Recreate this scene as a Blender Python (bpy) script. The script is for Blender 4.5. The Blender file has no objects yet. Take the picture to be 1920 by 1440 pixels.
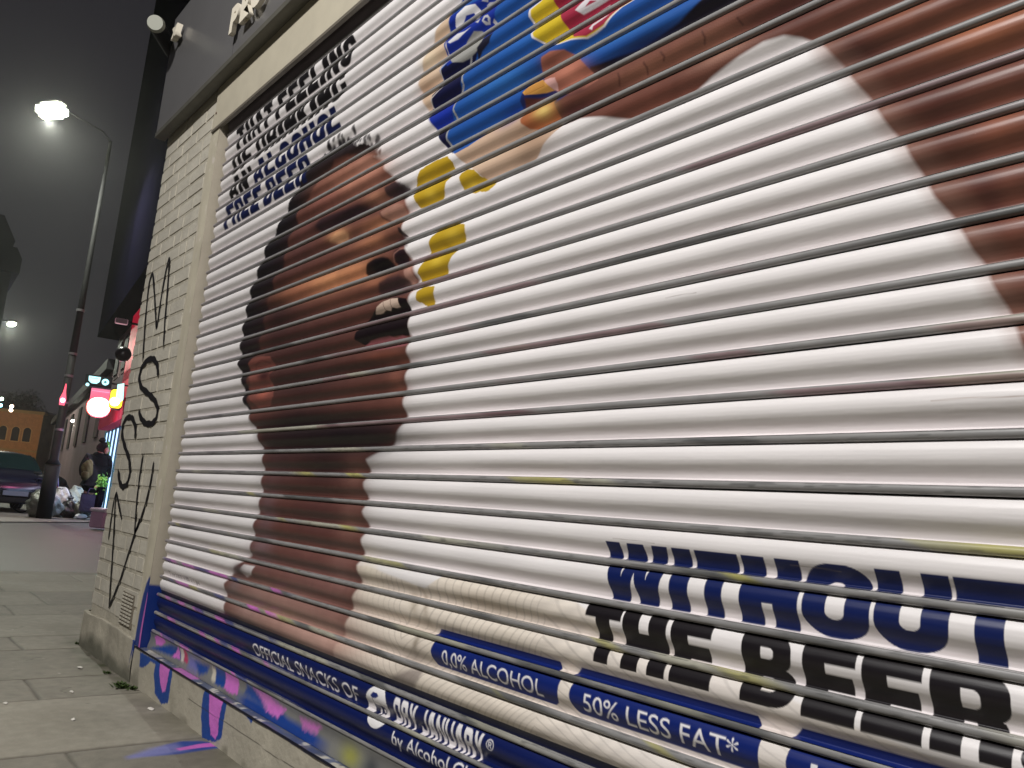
import bpy, bmesh, math, random
import numpy as np
from mathutils import Matrix, Vector
random.seed(4); rng = np.random.default_rng(7)
sc = bpy.context.scene; col = sc.collection
R_ = math.radians

# ------------------------------------------------------------------ camera
CAM = {'loc': (3.59651, -1.14265, 0.81502), 'R': [(0.649954, 0.755583, 0.081575), (-0.074724, 0.170357, -0.982545), (-0.756291, 0.632514, 0.167185)], 'lens': 27.7501}
cd = bpy.data.cameras.new('camera'); cam = bpy.data.objects.new('camera', cd); col.objects.link(cam)
Rm = CAM['R']; cd.sensor_width = 36; cd.lens = CAM['lens']; cd.clip_end = 3000; cd.clip_start = .02
M = Matrix([[Rm[0][i], -Rm[1][i], -Rm[2][i], CAM['loc'][i]] for i in range(3)] + [[0, 0, 0, 1]])
cam.matrix_world = M; sc.camera = cam
sc.render.resolution_x = 1024; sc.render.resolution_y = 768
sc.view_settings.view_transform = 'Standard'; sc.view_settings.look = 'None'
sc.view_settings.gamma = 1; sc.view_settings.exposure = 0.0
sc.render.engine = 'CYCLES'
sc.cycles.volume_step_rate = 4; sc.cycles.max_bounces = 6

# ------------------------------------------------------------------ world: dull city night sky
w = bpy.data.worlds.new("World"); sc.world = w; w.use_nodes = True
nt = w.node_tree; nt.nodes.clear()
wo = nt.nodes.new('ShaderNodeOutputWorld'); bg = nt.nodes.new('ShaderNodeBackground')
tc = nt.nodes.new('ShaderNodeTexCoord'); sp = nt.nodes.new('ShaderNodeSeparateXYZ'); cr = nt.nodes.new('ShaderNodeValToRGB')
nt.links.new(tc.outputs['Generated'], sp.inputs[0]); nt.links.new(sp.outputs['Z'], cr.inputs[0])
e = cr.color_ramp.elements
e[0].position = 0.0; e[0].color = (.022, .021, .024, 1); e[1].position = .75; e[1].color = (.016, .015, .018, 1)
nt.links.new(cr.outputs[0], bg.inputs['Color']); bg.inputs['Strength'].default_value = 1.15
nt.links.new(bg.outputs[0], wo.inputs['Surface'])

# ------------------------------------------------------------------ lights: the street lamp behind the photographer
def lamp(name, typ, loc, energy, color, target=None, size=.3, spot=None):
    l = bpy.data.lights.new(name, typ); l.energy = energy; l.color = color
    if typ == 'AREA': l.shape = 'RECTANGLE'; l.size = size; l.size_y = size * .6
    else: l.shadow_soft_size = size
    if spot: l.spot_size = spot; l.spot_blend = .6
    o = bpy.data.objects.new(name, l); col.objects.link(o); o.location = loc
    if target is not None:
        o.rotation_euler = (Vector(target) - Vector(loc)).to_track_quat('-Z', 'Y').to_euler()
    return o
lamp('street_lamp_light', 'AREA', (2.9, -3.5, 5.3), 375, (1.0, .972, .95), (1.6, 0, 1.0), .5)

# ------------------------------------------------------------------ helpers
def s2l(c):
    c = np.asarray(c, float) / 255.0
    return np.where(c <= .04045, c / 12.92, ((c + .055) / 1.055) ** 2.4)
def mat(name, color=(120, 120, 120), rough=.6, metal=0, emit=None, estr=1, noise=None, bump=None, attr=None, spec=.5, coat=0, stretch=(1, 1, 1), alpha=None, trans=0):
    m = bpy.data.materials.new(name); m.use_nodes = True; n = m.node_tree; b = n.nodes['Principled BSDF']
    c = tuple(s2l(color)) + (1,)
    b.inputs['Base Color'].default_value = c; b.inputs['Roughness'].default_value = rough
    b.inputs['Metallic'].default_value = metal; b.inputs['Specular IOR Level'].default_value = spec
    if coat: b.inputs['Coat Weight'].default_value = coat; b.inputs['Coat Roughness'].default_value = .15
    if trans: b.inputs['Transmission Weight'].default_value = trans
    src = None
    tco = n.nodes.new('ShaderNodeTexCoord'); mp = n.nodes.new('ShaderNodeMapping'); mp.inputs['Scale'].default_value = stretch
    n.links.new(tco.outputs['Object'], mp.inputs[0])
    if attr:
        a = n.nodes.new('ShaderNodeAttribute'); a.attribute_name = attr; src = a.outputs['Color']
    if noise:  # (scale, strength, detail)
        t = n.nodes.new('ShaderNodeTexNoise'); t.inputs['Scale'].default_value = noise[0]; t.inputs['Detail'].default_value = noise[2] if len(noise) > 2 else 5
        n.links.new(mp.outputs[0], t.inputs['Vector'])
        r = n.nodes.new('ShaderNodeMapRange'); r.inputs['From Min'].default_value = .3; r.inputs['From Max'].default_value = .7
        r.inputs['To Min'].default_value = 1 - noise[1]; r.inputs['To Max'].default_value = 1 + noise[1]
        n.links.new(t.outputs['Fac'], r.inputs['Value'])
        mx = n.nodes.new('ShaderNodeMix'); mx.data_type = 'RGBA'; mx.blend_type = 'MULTIPLY'; mx.inputs['Factor'].default_value = 1
        if src: n.links.new(src, mx.inputs[6])
        else: mx.inputs[6].default_value = c
        n.links.new(r.outputs[0], mx.inputs[7]); src = mx.outputs[2]
    if src: n.links.new(src, b.inputs['Base Color'])
    if bump:  # (scale, strength, distance)
        t = n.nodes.new('ShaderNodeTexNoise'); t.inputs['Scale'].default_value = bump[0]; t.inputs['Detail'].default_value = 4
        n.links.new(mp.outputs[0], t.inputs['Vector'])
        bp = n.nodes.new('ShaderNodeBump'); bp.inputs['Strength'].default_value = bump[1]; bp.inputs['Distance'].default_value = bump[2]
        n.links.new(t.outputs['Fac'], bp.inputs['Height']); n.links.new(bp.outputs[0], b.inputs['Normal'])
    if emit is not None:
        b.inputs['Emission Color'].default_value = tuple(s2l(emit)) + (1,); b.inputs['Emission Strength'].default_value = estr
    return m

def link(name, me, m, parent=None, smooth=False, label=None, cat=None, group=None, kind=None):
    if isinstance(m, (list, tuple)):
        for q in m: me.materials.append(q)
    else: me.materials.append(m)
    if smooth:
        me.polygons.foreach_set('use_smooth', [True] * len(me.polygons))
    o = bpy.data.objects.new(name, me); col.objects.link(o)
    if parent is not None: o.parent = parent; o.matrix_parent_inverse = Matrix.Translation(-parent.location) if not parent.parent else Matrix()
    tag(o, label, cat, group, kind); return o
def tag(o, label=None, cat=None, group=None, kind=None):
    if label: o['label'] = label
    if cat: o['category'] = cat
    if group: o['group'] = group
    if kind: o['kind'] = kind
    return o
def empty(name, loc, label, cat, group=None):
    o = bpy.data.objects.new(name, None); col.objects.link(o); o.location = loc
    o.empty_display_size = .1
    bpy.context.view_layer.update()
    return tag(o, label, cat, group)

class MB:
    """collects shapes, links them as one mesh"""
    def __init__(s): s.bm = bmesh.new()
    def box(s, x0, x1, y0, y1, z0, z1, bev=0, rot=None, mi=0):
        vs = [s.bm.verts.new((x, y, z)) for x in (x0, x1) for y in (y0, y1) for z in (z0, z1)]
        fs = [s.bm.faces.new([vs[i] for i in f]) for f in ((0, 1, 3, 2), (4, 6, 7, 5), (0, 4, 5, 1), (2, 3, 7, 6), (0, 2, 6, 4), (1, 5, 7, 3))]
        for f in fs: f.material_index = mi
        if rot: bmesh.ops.transform(s.bm, matrix=rot, verts=vs)
        if bev:
            ed = list({e for f in fs for e in f.edges}); r = bmesh.ops.bevel(s.bm, geom=ed, offset=bev, segments=2, affect='EDGES')
        return s
    def obox(s, o, ux, uy, uz, sx, sy, sz):  # oriented box from corner o
        o = Vector(o); ux, uy, uz = Vector(ux) * sx, Vector(uy) * sy, Vector(uz) * sz
        vs = [s.bm.verts.new(o + a * ux + b * uy + c * uz) for a in (0, 1) for b in (0, 1) for c in (0, 1)]
        for f in ((0, 1, 3, 2), (4, 6, 7, 5), (0, 4, 5, 1), (2, 3, 7, 6), (0, 2, 6, 4), (1, 5, 7, 3)): s.bm.faces.new([vs[i] for i in f])
        return s
    def tube(s, pts, rad, n=10, cap=True):
        pts = [Vector(p) for p in pts]; rings = []
        if not isinstance(rad, (list, tuple)): rad = [rad] * len(pts)
        up = Vector((0, 0, 1))
        for i, p in enumerate(pts):
            d = (pts[min(i + 1, len(pts) - 1)] - pts[max(i - 1, 0)]).normalized()
            a = d.cross(up)
            if a.length < .05: a = d.cross(Vector((0, 1, 0)))
            a.normalize(); b = d.cross(a).normalized()
            rings.append([s.bm.verts.new(p + rad[i] * (math.cos(t) * a + math.sin(t) * b)) for t in [2 * math.pi * k / n for k in range(n)]])
        for r0, r1 in zip(rings, rings[1:]):
            for k in range(n): s.bm.faces.new((r0[k], r0[(k + 1) % n], r1[(k + 1) % n], r1[k]))
        if cap:
            s.bm.faces.new(rings[0][::-1]); s.bm.faces.new(rings[-1])
        return s
    def prism(s, poly, axis_o, u, v, nrm, th):  # polygon (a,b) in plane o+a*u+b*v, thickness th along nrm
        o, u, v, nrm = map(Vector, (axis_o, u, v, nrm))
        A = [s.bm.verts.new(o + a * u + b * v) for a, b in poly]; Bv = [s.bm.verts.new(o + a * u + b * v + th * nrm) for a, b in poly]
        s.bm.faces.new(A); s.bm.faces.new(Bv[::-1]); n = len(poly)
        for i in range(n): s.bm.faces.new((A[i], A[(i + 1) % n], Bv[(i + 1) % n], Bv[i]))
        return s
    def blob(s, c, r, seed=0, amp=.15, sub=3):
        ret = bmesh.ops.create_icosphere(s.bm, subdivisions=sub, radius=1)
        rr = random.Random(seed); ph = [rr.uniform(0, 6.3) for _ in range(9)]
        for v in ret['verts']:
            p = v.co.copy()
            k = 1 + amp * (math.sin(p.x * 3 + ph[0]) * math.sin(p.y * 4 + ph[1]) + .6 * math.sin(p.z * 6 + p.x * 5 + ph[2]) + .4 * math.sin(p.y * 11 + p.z * 9 + ph[3]))
            v.co = Vector((c[0] + p.x * r[0] * k, c[1] + p.y * r[1] * k, c[2] + p.z * r[2] * k))
        return s
    def build(s, name, m, parent=None, smooth=False, **kw):
        bmesh.ops.recalc_face_normals(s.bm, faces=s.bm.faces)
        me = bpy.data.meshes.new(name); s.bm.to_mesh(me); s.bm.free()
        return link(name, me, m, parent, smooth, **kw)

# ------------------------------------------------------------------ 2-D drawing engine: signed distances evaluated at mesh vertices
class Art:
    def __init__(s, a, b, base):
        s.a = a; s.b = b; s.c = np.tile(s2l(base), (a.size, 1))
    def idx(s, x0, x1, y0, y1):
        return np.nonzero((s.a > x0) & (s.a < x1) & (s.b > y0) & (s.b < y1))[0]
    @staticmethod
    def sdf(px, py, poly):
        d = np.full(px.shape, 1e9); ins = np.zeros(px.shape, bool); n = len(poly)
        for i in range(n):
            x0, y0 = poly[i]; x1, y1 = poly[(i + 1) % n]; ex, ey = x1 - x0, y1 - y0; L = ex * ex + ey * ey + 1e-14
            t = np.clip(((px - x0) * ex + (py - y0) * ey) / L, 0, 1)
            d = np.minimum(d, (px - x0 - t * ex) ** 2 + (py - y0 - t * ey) ** 2)
            if y0 != y1:
                cnd = ((y0 > py) != (y1 > py)) & (px < (x1 - x0) * (py - y0) / (y1 - y0) + x0); ins ^= cnd
        d = np.sqrt(d); return np.where(ins, -d, d)
    def mixin(s, I, al, color):
        al = al[:, None]; s.c[I] = s.c[I] * (1 - al) + s2l(color) * al
    def poly(s, pts, color, soft=.0012, alpha=1, clip=None, rough=0):
        P = np.array(pts); m = soft * 2 + rough * 2
        I = s.idx(P[:, 0].min() - m, P[:, 0].max() + m, P[:, 1].min() - m, P[:, 1].max() + m)
        if not I.size: return
        x, y = s.a[I], s.b[I]; d = s.sdf(x, y, pts)
        if rough: d = d + rough * (np.sin(x * 190 + y * 70) * np.sin(y * 160 - x * 50) + .6 * np.sin(x * 430 + 1) * np.sin(y * 390 + x * 60))
        s.mixin(I, np.clip(.5 - d / soft, 0, 1) * alpha, color)
    def glyph(s, plus, minus, color, soft=.0012):
        P = np.array([p for q in plus for p in q])
        I = s.idx(P[:, 0].min() - .004, P[:, 0].max() + .004, P[:, 1].min() - .004, P[:, 1].max() + .004)
        if not I.size: return
        x, y = s.a[I], s.b[I]; d = np.min([s.sdf(x, y, q) for q in plus], axis=0)
        for q in minus: d = np.maximum(d, -s.sdf(x, y, q))
        s.mixin(I, np.clip(.5 - d / soft, 0, 1), color)
    def blob(s, v, color, alpha=1, hard=1.0):
        cx, cy, ax, ay, bx, by = v; det = ax * by - ay * bx
        r = 2.4 * (abs(ax) + abs(bx)), 2.4 * (abs(ay) + abs(by))
        I = s.idx(cx - r[0], cx + r[0], cy - r[1], cy + r[1])
        if not I.size: return
        x, y = s.a[I] - cx, s.b[I] - cy; u = (x * by - y * bx) / det; w_ = (ax * y - ay * x) / det
        q = (u * u + w_ * w_) ** hard
        s.mixin(I, np.exp(-q) * alpha, color)
    def line(s, pts, wd, color, alpha=1, soft=.0012):
        P = np.array(pts); I = s.idx(P[:, 0].min() - wd * 3, P[:, 0].max() + wd * 3, P[:, 1].min() - wd * 3, P[:, 1].max() + wd * 3)
        if not I.size: return
        x, y = s.a[I], s.b[I]; d = np.full(x.shape, 1e9)
        for (x0, y0), (x1, y1) in zip(pts, pts[1:]):
            ex, ey = x1 - x0, y1 - y0; t = np.clip(((x - x0) * ex + (y - y0) * ey) / (ex * ex + ey * ey + 1e-14), 0, 1)
            d = np.minimum(d, np.hypot(x - x0 - t * ex, y - y0 - t * ey))
        s.mixin(I, np.clip(.5 - (d - wd / 2) / soft, 0, 1) * alpha, color)

def rr(x0, y0, x1, y1, rx, ry, corners=(1, 1, 1, 1), n=7):
    """rounded rectangle, corners bl br tr tl"""
    out = []
    for (cx, cy, a0, on, X, Y) in ((x0 + rx, y0 + ry, 180, corners[0], x0, y0), (x1 - rx, y0 + ry, 270, corners[1], x1, y0), (x1 - rx, y1 - ry, 0, corners[2], x1, y1), (x0 + rx, y1 - ry, 90, corners[3], x0, y1)):
        if not on: out.append((X, Y)); continue
        for k in range(n + 1):
            a = R_(a0 + 90 * k / n); out.append((cx + rx * math.cos(a), cy + ry * math.sin(a)))
    return out
def R4(x0, y0, x1, y1): return [(x0, y0), (x1, y0), (x1, y1), (x0, y1)]
def heavy(ch, s=.36, h=.24):
    """heavy condensed grotesque capitals in the unit square -> (plus polygons, minus polygons)"""
    c = {'I': ([R4(0, 0, 1, 1)], []),
     'T': ([R4(0, 1 - h, 1, 1), R4(.5 - s / 2 - .02, 0, .5 + s / 2 + .02, 1)], []),
     'H': ([R4(0, 0, s + .03, 1), R4(.97 - s, 0, 1, 1), R4(0, .5 - h * .55, 1, .5 + h * .45)], []),
     'L': ([R4(0, 0, s + .05, 1), R4(0, 0, 1, h)], []),
     'E': ([R4(0, 0, s + .08, 1), R4(0, 0, 1, h), R4(0, 1 - h, 1, 1), R4(0, .5 - h * .42, .93, .5 + h * .42)], []),
     'F': ([R4(0, 0, s + .08, 1), R4(0, 1 - h, 1, 1), R4(0, .42 - h * .42, .93, .42 + h * .42)], []),
     'O': ([rr(0, 0, 1, 1, .42, .3)], [rr(s, .25, 1 - s, .75, .13, .1)]),
     'D': ([rr(0, 0, 1, 1, .45, .32, (0, 1, 1, 0))], [rr(s + .02, .24, 1 - s, .76, .12, .1, (0, 1, 1, 0))]),
     'U': ([rr(0, 0, 1, 1, .42, .32, (1, 1, 0, 0))], [rr(s, .26, 1 - s, 1.2, .13, .1, (1, 1, 0, 0))]),
     'C': ([rr(0, 0, 1, 1, .42, .3)], [rr(s, .25, 1 - s, .75, .13, .1), R4(.55, .42, 1.1, .58)]),
     'G': ([rr(0, 0, 1, 1, .42, .3)], [rr(s, .25, 1 - s, .75, .13, .1), R4(.52, .54, 1.1, .66)]),
     'B': ([rr(0, .46, .95, 1, .4, .22, (0, 1, 1, 0)), rr(0, 0, 1, .56, .42, .24, (0, 1, 1, 0))], [rr(s + .02, .64, .62, .8, .1, .06, (0, 1, 1, 0)), rr(s + .02, .2, .65, .38, .1, .07, (0, 1, 1, 0))]),
     'R': ([rr(0, .4, 1, 1, .4, .24, (0, 1, 1, 0)), R4(0, 0, s + .04, 1), [(.45, .5), (.9, .46), (1, .28), (1, 0), (.62, 0), (.6, .35)]], [rr(s + .04, .56, .64, .78, .1, .08, (0, 1, 1, 0))]),
     'P': ([rr(0, .36, 1, 1, .4, .26, (0, 1, 1, 0)), R4(0, 0, s + .04, 1)], [rr(s + .04, .54, .64, .78, .1, .08, (0, 1, 1, 0))]),
     'A': ([[(0, 0), (.27, 1), (.73, 1), (1, 0), (.66, 0), (.62, .2), (.38, .2), (.34, 0)]], [[(.43, .38), (.57, .38), (.5, .74)]]),
     'N': ([R4(0, 0, s, 1), R4(1 - s, 0, 1, 1), [(0, 1), (s, 1), (1, 0), (1 - s, 0)]], []),
     'K': ([R4(0, 0, s, 1), [(.2, .38), (.62, 1), (1, 1), (.62, .56), (1, 0), (.62, 0), (.34, .42)]], []),
     'W': ([[(0, 1), (.24, 1), (.3, .42), (.36, 1), (.63, 1), (.7, .42), (.76, 1), (1, 1), (.87, 0), (.58, 0), (.5, .5), (.42, 0), (.13, 0)]], []),
     'S': ([rr(0, 0, 1, 1, .42, .28)], [R4(s, .3 + .02, 1.0, .4), R4(0, .6, 1 - s, .68), R4(.62, .62, 1.1, .66), R4(-.1, .34, .38, .38)]),
     'Y': ([R4(.5 - s / 2, 0, .5 + s / 2, .5), [(0, 1), (s + .03, 1), (.5, .62), (.97 - s, 1), (1, 1), (.68, .35), (.32, .35)]], []),
     'J': ([rr(0, 0, 1, 1, .42, .3, (1, 1, 0, 0))], [R4(-.1, .34, 1 - s, 1.1), rr(s, .22, 1 - s, .5, .12, .08)]),
     '.': ([R4(0, 0, 1, 1)], [])}
    return c[ch]
def tf(poly, x0, x1, z0, z1): return [(x0 + a * (x1 - x0), z0 + b * (z1 - z0)) for a, b in poly]
WID = {'I': .5, '.': .4, 'W': 1.45, 'N': 1.05, 'A': 1.05}
def heavy_line(art, text, x0, x1, z0, z1, cols, gap=.13, s=.36, h=.24, soft=.0025, space=.42):
    tot = sum(space if ch == ' ' else WID.get(ch, 1) + gap for ch in text) - gap; k = (x1 - x0) / tot; x = x0
    for i, ch in enumerate(text):
        if ch == ' ': x += space * k; continue
        w_ = WID.get(ch, 1) * k; p, m_ = heavy(ch, s, h)
        art.glyph([tf(q, x, x + w_, z0, z1) for q in p], [tf(q, x, x + w_, z0, z1) for q in m_], cols(i), soft); x += w_ + gap * k
def font_loops(text, bold=0.0):
    cu = bpy.data.curves.new('t', 'FONT'); cu.body = text; cu.fill_mode = 'NONE'; cu.offset = bold; cu.resolution_u = 4
    o = bpy.data.objects.new('t', cu); col.objects.link(o); dg = bpy.context.evaluated_depsgraph_get(); me = o.evaluated_get(dg).to_mesh()
    V = np.array([v.co[:2] for v in me.vertices]); adj = {}
    for ed in me.edges:
        a, b = ed.vertices; adj.setdefault(a, []).append(b); adj.setdefault(b, []).append(a)
    seen = set(); loops = []
    for st in adj:
        if st in seen: continue
        lp = [st]; seen.add(st); cur = st
        while True:
            nx = [q for q in adj[cur] if q not in seen]
            if not nx: break
            cur = nx[0]; seen.add(cur); lp.append(cur)
        loops.append(V[lp])
    o.evaluated_get(dg).to_mesh_clear(); bpy.data.objects.remove(o); bpy.data.curves.remove(cu)
    return loops
def font_line(art, text, x0, x1, zb, cap, color, bold=0.0, soft=.0012, slope=0):
    lp = font_loops(text, bold); A = np.concatenate(lp); mx, Mx = A[:, 0].min(), A[:, 0].max()
    capf = np.concatenate(font_loops('H', bold))[:, 1].max(); sx = (x1 - x0) / (Mx - mx); sz = cap / capf
    L = [[(x0 + (p[0] - mx) * sx, zb + p[1] * sz) for p in q] for q in lp]
    P = np.array([p for q in L for p in q]); I = art.idx(P[:, 0].min() - .004, P[:, 0].max() + .004, P[:, 1].min() - .004, P[:, 1].max() + .004)
    if not I.size: return
    x, y = art.a[I], art.b[I]; ins = np.zeros(x.shape, bool); dm = np.full(x.shape, 1e9)
    for q in L:
        Q = np.array(q); J = np.nonzero((x > Q[:, 0].min() - .004) & (x < Q[:, 0].max() + .004))[0]
        if not J.size: continue
        d = Art.sdf(x[J], y[J], q); ins[J] ^= d < 0; dm[J] = np.minimum(dm[J], np.abs(d))
    d = np.where(ins, -dm, dm); art.mixin(I, np.clip(.5 - d / soft, 0, 1), color)

def grid_mesh(name, X, cols_pts, colors, attr='print', smooth=True):
    """grid from arrays (nx, nz, 3) and per-vertex colours"""
    nx, nz, _ = cols_pts.shape; me = bpy.data.meshes.new(name)
    i = np.arange(nx * nz).reshape(nx, nz); q = np.stack([i[:-1, :-1], i[1:, :-1], i[1:, 1:], i[:-1, 1:]], -1).reshape(-1, 4)
    return raw_mesh(me, cols_pts.reshape(-1, 3), q, colors, attr, smooth)
def raw_mesh(me, co, q, colors=None, attr='print', smooth=True):
    me.vertices.add(len(co)); me.vertices.foreach_set('co', co.astype(np.float32).ravel())
    me.loops.add(q.size); me.loops.foreach_set('vertex_index', q.astype(np.int32).ravel())
    me.polygons.add(len(q)); me.polygons.foreach_set('loop_start', np.arange(0, q.size, 4, dtype=np.int32))
    me.update(calc_edges=True)
    if smooth: me.polygons.foreach_set('use_smooth', np.ones(len(q), bool))
    if colors is not None:
        at = me.color_attributes.new(attr, 'FLOAT_COLOR', 'POINT')
        at.data.foreach_set('color', np.concatenate([colors, np.ones((len(colors), 1))], 1).astype(np.float32).ravel())
    me.validate(); return me
def vnoise(x, y, seed, f):
    """smooth value noise"""
    r = np.random.default_rng(seed).random((64, 64)); X, Y = x * f, y * f; x0 = np.floor(X).astype(int); y0 = np.floor(Y).astype(int)
    u = X - x0; v = Y - y0; u = u * u * (3 - 2 * u); v = v * v * (3 - 2 * v); g = lambda a, b: r[a % 64, b % 64]
    return (g(x0, y0) * (1 - u) + g(x0 + 1, y0) * u) * (1 - v) + (g(x0, y0 + 1) * (1 - u) + g(x0 + 1, y0 + 1) * u) * v

# ------------------------------------------------------------------ dimensions
P = .075; ZB = .225
def Zk(k): return ZB + (30 - k) * P
XR = 3.95; C0 = np.array(CAM['loc'])

# ================================================================== ROLLER SHUTTER
shutter = empty('roller_shutter', (0, 0, .155), 'closed roller shutter wrapped in a printed snack advert of a man tipping back his head', 'shutter')
qx = lambda X: .7563 * (C0[0] - X) + .6325 * .0 + .72
u = np.concatenate([np.linspace(1 / qx(.012), 1 / qx(3.34), 1500)])
Xc = C0[0] - (1 / u - .72) / .7563
Xc = np.concatenate([Xc, np.linspace(Xc[-1] + .01, XR, 40)])
prof = [(0, .02), (.03, .075), (.10, .13), (.20, .18), (.32, .20), (.43, .195), (.54, .155), (.64, .09), (.73, .03), (.82, -.015), (.935, -.03), (.965, -.01), (.985, .06), (1.0, .125)]
tp = np.array([p[0] for p in prof]); op = np.array([p[1] for p in prof])
T = np.concatenate([np.linspace(0, .93, 34), [.945, .96, .972, .985, 1.0]])
O = np.interp(T, tp, op); O = np.concatenate([[O[0]], (O[:-2] + 2 * O[1:-1] + O[2:]) / 4, [O[-1]]])
pts_all = []; slats = list(range(1, 31))
zt, zb_ = .108, .075
for k in slats:
    ztop = Zk(k - 1) - zt * P; zbot = Zk(k) + zb_ * P
    zz = ztop + (zbot - ztop) * T
    g = np.zeros((Xc.size, T.size, 3)); xs = .016 + .007 * rng.random()
    Xk = Xc + (xs - Xc[0]) * np.clip(1 - (Xc - Xc[0]) / .1, 0, 1)
    wav = .80 * (1 + .07 * (rng.random() - .5) + .14 * (vnoise(Xk, Xk * 0 + k * 3.1, 5, 1.6) - .5) + .05 * (vnoise(Xk, Xk * 0 + k * 9.1, 15, 7) - .5))
    g[..., 0] = Xk[:, None]; g[..., 1] = -O[None, :] * P * wav[:, None]; g[..., 2] = zz[None, :] + (.0022 * (vnoise(Xk, Xk * 0 + k * 7.3, 9, 1.1) - .5) + .0012 * (rng.random() - .5))[:, None]
    # rounded shadowed return at the left end of each slat
    endf = np.clip((Xk - Xk[0]) / .012, 0, 1) ** .5
    g[..., 1] = g[..., 1] * endf[:, None] + .006 * (1 - endf[:, None])
    pts_all.append(g)
G = np.stack(pts_all)                       # slat, x, t, 3
A = Art(G[..., 0].ravel(), G[..., 2].ravel(), (231, 227, 226))

# ---- sweater
SW = [(1.6404,0.6531),(1.7027,0.6564),(1.7854,0.6508),(1.889,0.6406),(1.9737,0.6297),(2.0087,0.6488),(2.0407,0.6672),(2.1118,0.67),(2.2057,0.6733),(2.3642,0.6717),(2.4884,0.6645),(2.5323,0.6506),(2.575,0.6279),(2.7114,0.6181),(2.869,0.5971),(3.0084,0.5743),(3.1116,0.5615),(3.1704,0.5512),(3.2355,0.5332),(3.2347,0.4975),(2.781,0.3482),(2.2348,0.3357),(1.5771,0.318),(1.5568,0.3986),(1.5908,0.447),(1.6257,0.5515)]
I = A.idx(.8, 3.9, .2, .75); x, z = A.a[I], A.b[I]; d = A.sdf(x, z, SW); rt_mix = np.clip((x - 1.9) / .5, 0, 1); inside = np.clip(.5 - d / .004, 0, 1)
rib = np.sin((x * (1 - .45 * rt_mix) + (.35 + .9 * rt_mix) * (z - .5) + .10 * vnoise(x, z, 33, 2.6) + .05 * np.sin(z * 14) + .02 * vnoise(x, z, 3, 9)) * 2 * math.pi / .030)
ribline = np.clip((rib - .72) / .28, 0, 1) * np.clip((x - 1.45) / .3, 0, 1) * .26 * np.clip(vnoise(x, z, 77, 4) * 1.6, 0, 1)
wv = .5 + .5 * np.sin((z * 1.0 - .45 * x + .05 * np.sin(x * 11) + .03 * vnoise(x, z, 8, 7)) * 2 * math.pi / .041)
base = s2l((224, 214, 200))[None, :] * (1 - .16 * ((1 - wv) * np.clip((x - 2.0) / .3, 0, 1))[:, None]) * (1 - ribline[:, None])
tint = .9 + .2 * vnoise(x, z, 21, 6); base = base * tint[:, None]
whit = s2l((228, 222, 218))[None, :]; fw = np.clip((x - 2.3) / .6, 0, .7)[:, None]; base = base * (1 - fw) + whit * (1 - .5 * ribline[:, None]) * fw
A.c[I] = A.c[I] * (1 - inside[:, None]) + base * inside[:, None]
for v, c_, a_ in [((1.7066,0.6385,0.0721,-0.0061,0.0119,-0.0542),(232,224,205),0.7),((1.9341,0.5919,0.0187,-0.0001,0.0196,-0.0302),(170,158,140),0.7),((1.9793,0.5978,0.0089,0.0012,0.024,-0.0339),(150,135,118),0.6),((1.9622,0.5019,0.0116,-0.0005,-0.0045,-0.0255),(150,140,125),0.9),((1.9363,0.454,0.0507,-0.0004,-0.0405,-0.0376),(150,140,130),0.5),((1.9978,0.5569,0.0199,0.0005,0.0107,-0.0229),(175,165,150),0.6),((2.2027,0.6271,0.1085,-0.0032,0.0029,-0.0202),(185,170,150),0.45)]: A.blob(v, c_, a_)
A.poly([(1.8575,0.3988),(1.9069,0.4211),(1.9552,0.4403),(1.9995,0.4463),(1.9905,0.4216),(1.9497,0.3829),(1.8926,0.3708)], (140, 130, 124), .012, .85)
A.poly([(1.696,0.6868),(1.8797,0.6895),(2.0283,0.6634),(1.9846,0.6323),(1.8388,0.643),(1.764,0.6514)], (230, 227, 226), .01, .8)

# ---- tan fingers behind the packet, falling crisps
TAN = [(1.922,1.7744),(1.945,1.7502),(1.9743,1.729),(2.0302,1.6912),(2.0563,1.6646),(2.1033,1.6367),(2.1544,1.6432),(2.2327,1.6503),(2.2816,1.6836),(2.3331,1.7091),(2.3525,1.7261),(2.1907,1.822),(2.099,1.8118)]
A.poly(TAN, (196, 168, 145), .004); A.blob((2.2438,1.7192,0.0741,-0.0009,0.0205,-0.0476), (140, 108, 84), .6); A.blob((2.0487,1.7181,0.0855,0.0021,0.0118,-0.0212), (212, 186, 160), .6); A.blob((2.2222,1.6576,0.0411,0.0062,0.0143,-0.0235), (120, 96, 80), .5)
A.poly([(1.8262,2.2515),(1.7616,2.2212),(1.7227,2.1739),(1.695,2.1226),(1.6935,2.0673),(1.7161,2.0206),(1.7505,1.967),(1.794,1.9345),(1.8334,2.0289),(1.8575,2.1521)], (205, 178, 150), .008, .95)
A.blob((1.7346,2.1374,0.0441,-0.0015,0.0117,-0.036), (228, 210, 180), .7); A.blob((1.7331,2.0346,0.0393,-0.005,0.013,-0.0423), (182, 150, 126), .7)
YEL = (182, 150, 38)
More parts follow.
